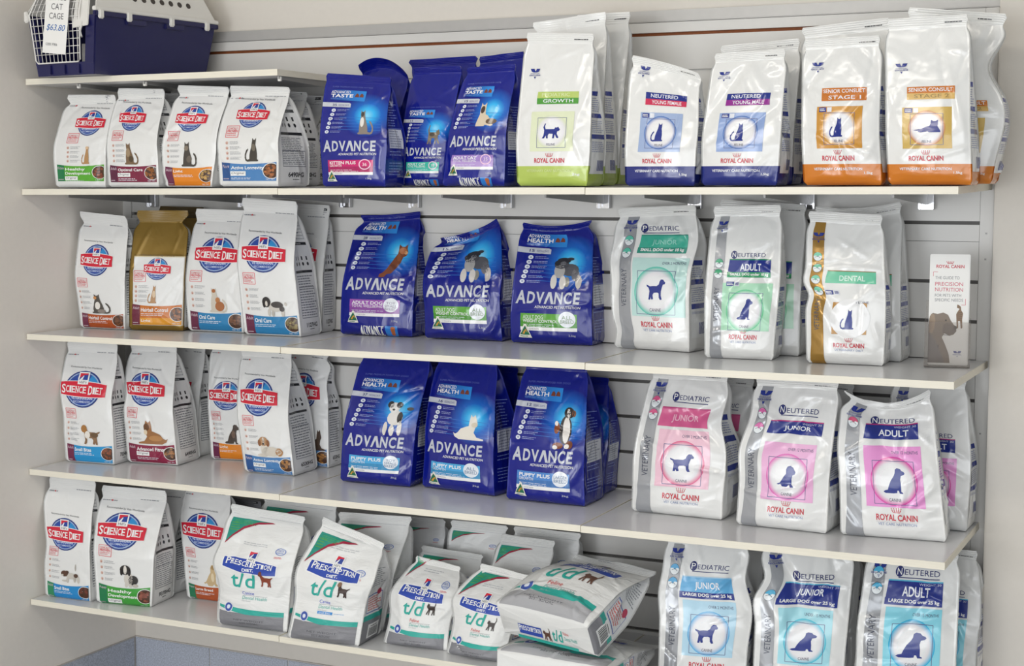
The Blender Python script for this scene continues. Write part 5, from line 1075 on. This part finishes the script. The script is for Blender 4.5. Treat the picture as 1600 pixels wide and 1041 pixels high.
def base_print(r, w, d):
    """print on the folded base of a lying pack, local plane z = 0"""
    a = Art(5); a.part = 'b'
    a.poly([(-.42 * w, -.30 * d), (-.06 * w, -.30 * d), (-.06 * w, .02 * d), (-.42 * w, .02 * d)], C('#2747a8'), 1)
    smallcaps(a, ['PRESCRIPTION'], -.41 * w, -.2 * d, -.07 * w, .0, WHITE, 2)
    a.shape('cat_walk', -.04 * w, -.34 * d, .08 * w, .08 * d, C('#5a3a2c'), 1, True)
    a.text('t/d', .10 * w, -.3 * d, .26 * w, .1 * d, C('#2ba89b'), 1, bold=.012, sh=.12)
    a.text('Feline', .28 * w, -.02 * d, .36 * w, .08 * d, C('#d04a48'), 1); a.text('Dental Health', .28 * w, -.2 * d, .47 * w, -.08 * d, C('#55b5ab'), 1)
    a.rect(-.46 * w, -.47 * d, .46 * w, -.37 * d, C('#2ba89b'), 1)
    T = np.concatenate([e[2] for e in a.el]); K = np.concatenate([e[3] for e in a.el]); L = np.concatenate([np.full(len(e[2]), e[4]) for e in a.el])
    V = np.zeros((len(T) * 3, 3)); P2 = T.reshape(-1, 2); V[:, 0] = P2[:, 0]; V[:, 1] = -P2[:, 1]; V[:, 2] = -.0006 - .0002 * np.repeat(L, 3)
    link('base_label', mesh_from('base_label', V, [np.arange(len(V)).reshape(-1, 3)[:, ::-1]], K.reshape(-1, 4)), 'td', r)
LY = dict(CAT, bh=.16, ty=.38, by=.66, cy=9, lie=1)
h1 = lying('cat_food_bag', dict(LY, pet=('cat_walk',   .62, .40, .78, .60, True, '#6a4a3c', [])), (788, 990), (932, 1027), zs4 + .104, .315, .09, 22, 'big white bag lying on its back with teal stripe along the base', seed=77, bg=.03, wr=1.6)
base_print(h1, .215, .09)
lying('cat_food_bag', dict(LY, pet=('cat_walk', .62, .64, .78, .86, True, '#6a4a3c', [])), (775, 1056), (955, 1088), zs4 + .013, .35, .065, 0, 'white bag lying flat beneath the other lying bag', seed=78, bg=.012, wr=1.6)

# ---- cat carrier on the short top shelf
zt = zrow(0, .2, -.2) + .001
cr = empty('cat_carrier', (.236, -.285, zt), math.radians(-8.0)); tag(cr, 'navy and white plastic cat carrier with wire door on the short top shelf', 'pet carrier')
# local frame: x across the door, y into the shelf; rim at z = .176
W2, Lf, Lb, RZ = .15, -.235, .25, .174
def shell(m, x0, x1, y0, y1, z0, X0, X1, Y0, Y1, z1, th, mi=0, front=None):
    """tapered open-ended box: left, right, back walls and floor or roof, front open above/below 'front'"""
    def lerp(z): k = (z - z0) / (z1 - z0); return x0 + (X0 - x0) * k, x1 + (X1 - x1) * k, y0 + (Y0 - y0) * k, y1 + (Y1 - y1) * k
    def wall(p): m.hexa(p, mi, .004)
    a, b2, c_, d_ = x0, x1, y0, y1; A, B, Cc, D = X0, X1, Y0, Y1
    wall([(a, c_, z0), (a + th, c_, z0), (a + th, d_, z0), (a, d_, z0), (A, Cc, z1), (A + th, Cc, z1), (A + th, D, z1), (A, D, z1)])
    wall([(b2 - th, c_, z0), (b2, c_, z0), (b2, d_, z0), (b2 - th, d_, z0), (B - th, Cc, z1), (B, Cc, z1), (B, D, z1), (B - th, D, z1)])
    wall([(a, d_ - th, z0), (b2, d_ - th, z0), (b2, d_, z0), (a, d_, z0), (A, D - th, z1), (B, D - th, z1), (B, D, z1), (A, D, z1)])
m = MB(); shell(m, -.118, .118, Lf + .02, Lb - .03, 0, -W2 + .008, W2 - .008, Lf + .008, Lb - .008, RZ - .012, .004)
m.box(-.118, Lf + .02, 0, .118, Lb - .03, .005, 0, .002)
m.hexa([(-.118, Lf + .02, 0), (.118, Lf + .02, 0), (.118, Lf + .024, 0), (-.118, Lf + .024, 0), (-.122, Lf + .017, .036), (.122, Lf + .017, .036), (.122, Lf + .021, .036), (-.122, Lf + .021, .036)], 0, .001)
m.hexa([(.082, Lf + .018, .03), (.121, Lf + .016, .03), (.121, Lf + .022, .03), (.082, Lf + .022, .03), (.100, Lf + .009, RZ - .01), (W2 - .01, Lf + .007, RZ - .01), (W2 - .01, Lf + .014, RZ - .01), (.100, Lf + .014, RZ - .01)], 0, .001)
m.hexa([(-.121, Lf + .016, .03), (-.098, Lf + .018, .03), (-.098, Lf + .022, .03), (-.108, Lf + .022, .03), (-W2 + .01, Lf + .007, RZ - .01), (-.118, Lf + .009, RZ - .01), (-.118, Lf + .014, RZ - .01), (-W2 + .01, Lf + .014, RZ - .01)], 0, .001)
for x in (-.06, 0, .06): m.box(x - .004, Lf + .013, .004, x + .004, Lf + .018, .030, 0, .001)
m.build('base_shell', 'navy', cr)
m = MB()
for q in ((-W2, Lf, -.095, Lb), (.1, Lf, W2, Lb), (-.1, Lb - .03, .1, Lb)):
    if q[0] == -W2: m.box(-W2, Lf, RZ - .014, -W2 + .012, Lb, RZ, 0, .002)
    elif q[0] == .1: m.box(W2 - .012, Lf, RZ - .014, W2, Lb, RZ, 0, .002)
    else: m.box(-W2, Lb - .012, RZ - .014, W2, Lb, RZ, 0, .002)
for y in (Lf + .12, Lf + .27): m.box(W2 - .012, y, RZ - .03, W2 - .002, y + .075, RZ - .014, 0, .002)
m.build('rim', 'navy', cr)
m = MB(); shell(m, -W2 + .002, W2 - .002, Lf + .002, Lb - .002, RZ, -.09, .09, Lf + .07, Lb - .06, RZ + .15, .004)
m.hexa([(-.09, Lf + .07, RZ + .146), (.09, Lf + .07, RZ + .146), (.09, Lb - .06, RZ + .146), (-.09, Lb - .06, RZ + .146), (-.09, Lf + .07, RZ + .15), (.09, Lf + .07, RZ + .15), (.09, Lb - .06, RZ + .15), (-.09, Lb - .06, RZ + .15)], 0, .001)
m.box(W2 - .014, Lf, RZ + .0005, W2 + .001, Lb, RZ + .012, 0, .002); m.box(-W2 - .001, Lf, RZ + .0005, -W2 + .014, Lb, RZ + .012, 0, .002); m.box(-W2, Lb - .014, RZ + .0005, W2, Lb + .001, RZ + .012, 0, .002)
m.build('top_shell', 'whitepl', cr)
sl = (W2 - .002 - .09) / .15
for i in range(7):
    z = RZ + .047; y = Lf + .165 + i * .0355; x = W2 - .002 - sl * (z - RZ)
    m = MB(); ax = Vector((1, 0, sl)).normalized()
    m.tube([Vector((x, y, z)) - ax * .002, Vector((x, y, z)) + ax * .0012], .0085, 16); m.build('vent_hole_disc', 'dark', cr)  # solid disc, its dark colour standing in for a shaded opening
for x, y in ((W2, Lf + .02), (W2, Lf + .125), (W2, Lf + .29), (W2, Lf + .435)):
    MB().box(x - .004, y - .009, RZ - .022, x + .006, y + .009, RZ + .004, 0, .003).build('latch', 'whitepl', cr)
MB().box(-W2 + .004, Lf - .005, RZ - .020, -W2 + .022, Lf + .003, RZ + .006, 0, .003).build('latch', 'whitepl', cr)
# wire door
m = MB(); yb = lambda z: Lf + .012 - .055 * max(0, z - RZ) / .15 * -1 - .012 * min(1, z / RZ)
def hw(z): return .097 + .018 * min(1, z / RZ) - .03 * max(0, (z - RZ)) / .14
def pt(f, z): return (f * hw(z) * 1.1, yb(z), z)
loop = [pt(-.93, .036), pt(.60, .036), pt(.66, .042), pt(.66, RZ), pt(.66, RZ + .12), pt(.6, RZ + .128), pt(-.93, RZ + .128), pt(-1, RZ + .12), pt(-1, RZ), pt(-1, .044)]
m.tube(loop, .0022, 8, closed=True); m.build('door_frame', 'wire', cr)
m = MB()
for i in range(11):
    f = -.9 + i * .148; m.tube([pt(f, .036), pt(f, RZ), pt(f, RZ + .128)], .0012, 6)
for i in range(12):
    z = .06 + i * .0205; m.tube([pt(-1, z), pt(.66, z)], .0011, 6)
m.build('door_grid', 'wire', cr)
m = MB(); m.hexa([pt(.46, RZ - .045), pt(.98, RZ - .04), tuple(np.add(pt(.98, RZ - .04), (0, -.006, 0))), tuple(np.add(pt(.46, RZ - .045), (0, -.006, 0))), pt(.44, RZ + .1), pt(.98, RZ + .1), tuple(np.add(pt(.98, RZ + .1), (0, -.006, 0))), tuple(np.add(pt(.44, RZ + .1), (0, -.006, 0)))], 0, .002)
m.build('door_latch_plate', 'whitepl', cr)
m = MB(); m.tube([pt(.78, RZ - .03), tuple(np.add(pt(.8, RZ - .05), (0, -.01, 0))), tuple(np.add(pt(.8, RZ - .066), (0, -.01, 0))), pt(.74, RZ - .07)], .003, 8); m.build('door_catch', 'wire', cr)
# folded towel lying inside the carrier
tw = MB(); tw.box(-.03, Lf + .09, .006, .10, Lf + .2, .115, 0, .02)
to = tw.build('folded_towel', 'towel'); to.matrix_world = cr.matrix_basis.copy() if False else Matrix.Translation(cr.location) @ Matrix.Rotation(math.radians(-8), 4, 'Z')
tag(to, 'pale grey folded towel seen through the wire door inside the cat carrier', 'towel')

# ---- price card hanging on the wire door
def card(name, w, h, th, label, cat, draw, mw, extra=None):
    r = bpy.data.objects.new(name, None); COL.objects.link(r); r.empty_display_size = .04; r.matrix_world = mw; tag(r, label, cat)
    n = 6; V = []; F = []
    bm = MB(); bm.box(-w / 2, 0, 0, w / 2, th, h, 0, th * .3); ob = bm.build('card', 'paper', r); me = ob.data
    ca = me.color_attributes.new('Col', 'FLOAT_COLOR', 'POINT'); ca.data.foreach_set('color', np.tile(np.array(C('#f2f1ee'), dtype=np.float32), len(me.vertices)))
    a = Art(9); a.part = 'x'; draw(a)
    for part in sorted({e[0] for e in a.el}):
        els = [e for e in a.el if e[0] == part]
        T = np.concatenate([e[2] for e in els]); K = np.concatenate([e[3] for e in els]); L = np.concatenate([np.full(len(e[2]), e[4]) for e in els])
        V = np.zeros((len(T) * 3, 3)); P2 = T.reshape(-1, 2); V[:, 0] = P2[:, 0]; V[:, 2] = P2[:, 1]; V[:, 1] = -.0002 - .0001 * np.repeat(L, 3)
        link(part, mesh_from(part, V, [np.arange(len(V)).reshape(-1, 3)], K.reshape(-1, 4)), 'paper', r)
    return r
def draw_price(a):
    a.part = 'printed_text'; k = C('#55555a')
    for i, t in enumerate(('LARGE', 'CAT', 'CAGE')):
        x = (.036, .024, .030)[i]; y = .150 - i * .0265; a.text(t, -x, y, x, y + .017, k, 1)
    a.part = 'handwritten_price'; b_ = C('#2f6ab0'); a.text('$63.80', -.038, .062, .040, .082, b_, 1, bold=.004, sh=.25)
    a.part = 'code_line'; a.text('CODE 197856', -.036, .022, .012, .029, k, 1, bold=.01)
mw = Matrix.Translation(cr.location) @ Matrix.Rotation(math.radians(-8), 4, 'Z') @ Matrix.Translation((-.012, Lf - .012, .060)) @ Matrix.Rotation(math.radians(6), 4, 'Y') @ Matrix.Rotation(math.radians(-2), 4, 'X')
card('price_card', .098, .215, .0008, 'white price card reading CAT CAGE with blue handwritten price', 'price card', draw_price, mw)

# ---- leaflet in a clear holder on the second long shelf
A, B = at_row(1443, 574.5, 2), at_row(1515, 576.5, 2); e = B - A; wL = float(np.linalg.norm(e[:2])); ang = math.atan2(e[1], e[0]); cL = (A + B) / 2
zL = zrow(2, cL[0], cL[1] + .03) + .0012
hd = empty('leaflet_holder', (cL[0], cL[1], zL), ang); tag(hd, 'clear acrylic leaflet holder at the right end of the second long shelf', 'leaflet holder')
m = MB(); w2 = wL / 2; hh = .118
m.box(-w2, 0, .0, w2, .0022, hh * .93, 0, .0006); m.box(-w2, .0023, 0, -w2 + .002, .036, hh, 0, .0006); m.box(w2 - .002, .0023, 0, w2, .036, hh, 0, .0006)
m.build('pocket', 'acrylic', hd)
m = MB(); m.box(-w2 + .0021, .0023, 0, w2 - .0021, .036, .002, 0, .0006); m.build('foot', 'acrylic', hd)
m = MB(); m.box(-w2 + .0021, .0340, .0022, w2 - .0021, .036, .16, 0, .0006); m.build('back_plate', 'acrylic', hd)
lw, lh = wL * .88, .268
def draw_leaf(a):
    u = lw; X = lambda x: (x - .5) * u
    a.part = 'brand_logo'
    a.text('ROYAL CANIN', X(.16), lh * .875, X(.85), lh * .905, C(RCRED), 1, bold=.02)
    for i in range(5): q = (i - 2) / 2; a.line(X(.5 + q * .06), lh * .918, X(.5 + q * .09), lh * .936, u * .014, C(RCRED), 1)
    a.line(X(.43), lh * .916, X(.57), lh * .916, u * .012, C(RCRED), 1)
    a.part = 'printed_text'; g = C('#8a8a8e'); rd = C('#d0566a')
    for t, x1, y, h, c in (('THE GUIDE TO', .74, .775, .026, g), ('PRECISION', .83, .715, .034, rd), ('NUTRITION', .83, .665, .034, rd), ('FOR PETS WITH', .79, .617, .026, g), ('SPECIFIC NEEDS', .84, .575, .026, g)):
        a.text(t, X(.14), lh * y, X(x1), lh * (y + h), c, 1)
    a.line(X(.09), lh * .84, X(.2), lh * .84, u * .01, rd, 1); a.line(X(.09), lh * .84, X(.09), lh * .8, u * .01, rd, 1); a.line(X(.9), lh * .545, X(.9), lh * .6, u * .01, rd, 1); a.line(X(.8), lh * .545, X(.9), lh * .545, u * .01, rd, 1)
    a.part = 'dog_picture'
    Q = lambda pts: [(X(x), lh * y) for x, y in pts]
    a.poly(Q([(.0, .02), (.55, .02), (.52, .10), (.42, .19), (.34, .25), (.40, .29), (.5, .27), (.62, .275), (.70, .31), (.68, .35), (.62, .37), (.55, .405), (.48, .455), (.36, .475), (.22, .46), (.1, .47), (.03, .44), (.0, .36)]), C('#87796c'), 2)
    a.poly(Q([(.02, .30), (.02, .42), (.06, .46), (.14, .455), (.17, .40), (.14, .32), (.08, .28)]), C('#a08b76'), 3)
    a.poly(Q([(.36, .29), (.5, .275), (.62, .28), (.69, .315), (.67, .35), (.58, .365), (.45, .38), (.36, .36)]), C('#75695f'), 3)
    a.ell(X(.665), lh * .34, u * .04, lh * .018, C('#4d453f'), 4, 12); a.ell(X(.43), lh * .405, u * .02, lh * .008, C('#3f3833'), 4, 10)
    a.line(X(.36), lh * .275, X(.56), lh * .268, u * .012, C('#4d453f'), 4); a.ell(X(.25), lh * .17, u * .018, lh * .012, C('#4a433d'), 4, 10)
    a.poly(Q([(.0, .02), (.42, .02), (.3, .12), (.18, .22), (.06, .27), (.0, .28)]), C('#7c7470'), 3)
    a.part = 'cat_picture'
    a.poly(Q([(.70, .33), (.74, .34), (.73, .40), (.78, .40), (.80, .33), (.84, .34), (.83, .42), (.85, .47), (.80, .50), (.79, .53), (.74, .545), (.70, .55), (.695, .52), (.76, .51), (.72, .49), (.68, .46), (.69, .41)]), C('#8a6f56'), 2)
    for i in range(5): a.line(X(.69), lh * (.40 + i * .018), X(.83), lh * (.405 + i * .018), u * .014, C('#5f4a3a'), 3)
    a.part = 'footer_emblem'
    cx, cy = X(.73), lh * .10; s = u * .2; c = C('#5a5f9a')
    a.poly([(cx - .5 * s, cy + .42 * s), (cx - .12 * s, cy + .42 * s), (cx, cy + .2 * s), (cx + .12 * s, cy + .42 * s), (cx + .5 * s, cy + .42 * s), (cx + .36 * s, cy + .14 * s), (cx - .36 * s, cy + .14 * s)][::-1], c, 1)
    a.lines(cx - .55 * s, cy - .12 * s, cx + .55 * s, cy + .06 * s, 2, c, 1); a.poly([(cx - .08 * s, cy - .2 * s), (cx, cy - .38 * s), (cx + .08 * s, cy - .2 * s)], c, 1)
mw = Matrix.Translation((cL[0], cL[1], zL + .0035)) @ Matrix.Rotation(ang, 4, 'Z') @ Matrix.Translation((wL * .02, .0225, 0)) @ Matrix.Rotation(math.radians(-2.0), 4, 'X')
card('leaflet', lw, lh, .006, 'white leaflet with grey dog head standing in the clear holder', 'leaflet', draw_leaf, mw)

bpy.data.objects.remove(_tob, do_unlink=True); bpy.data.curves.remove(_tcu)
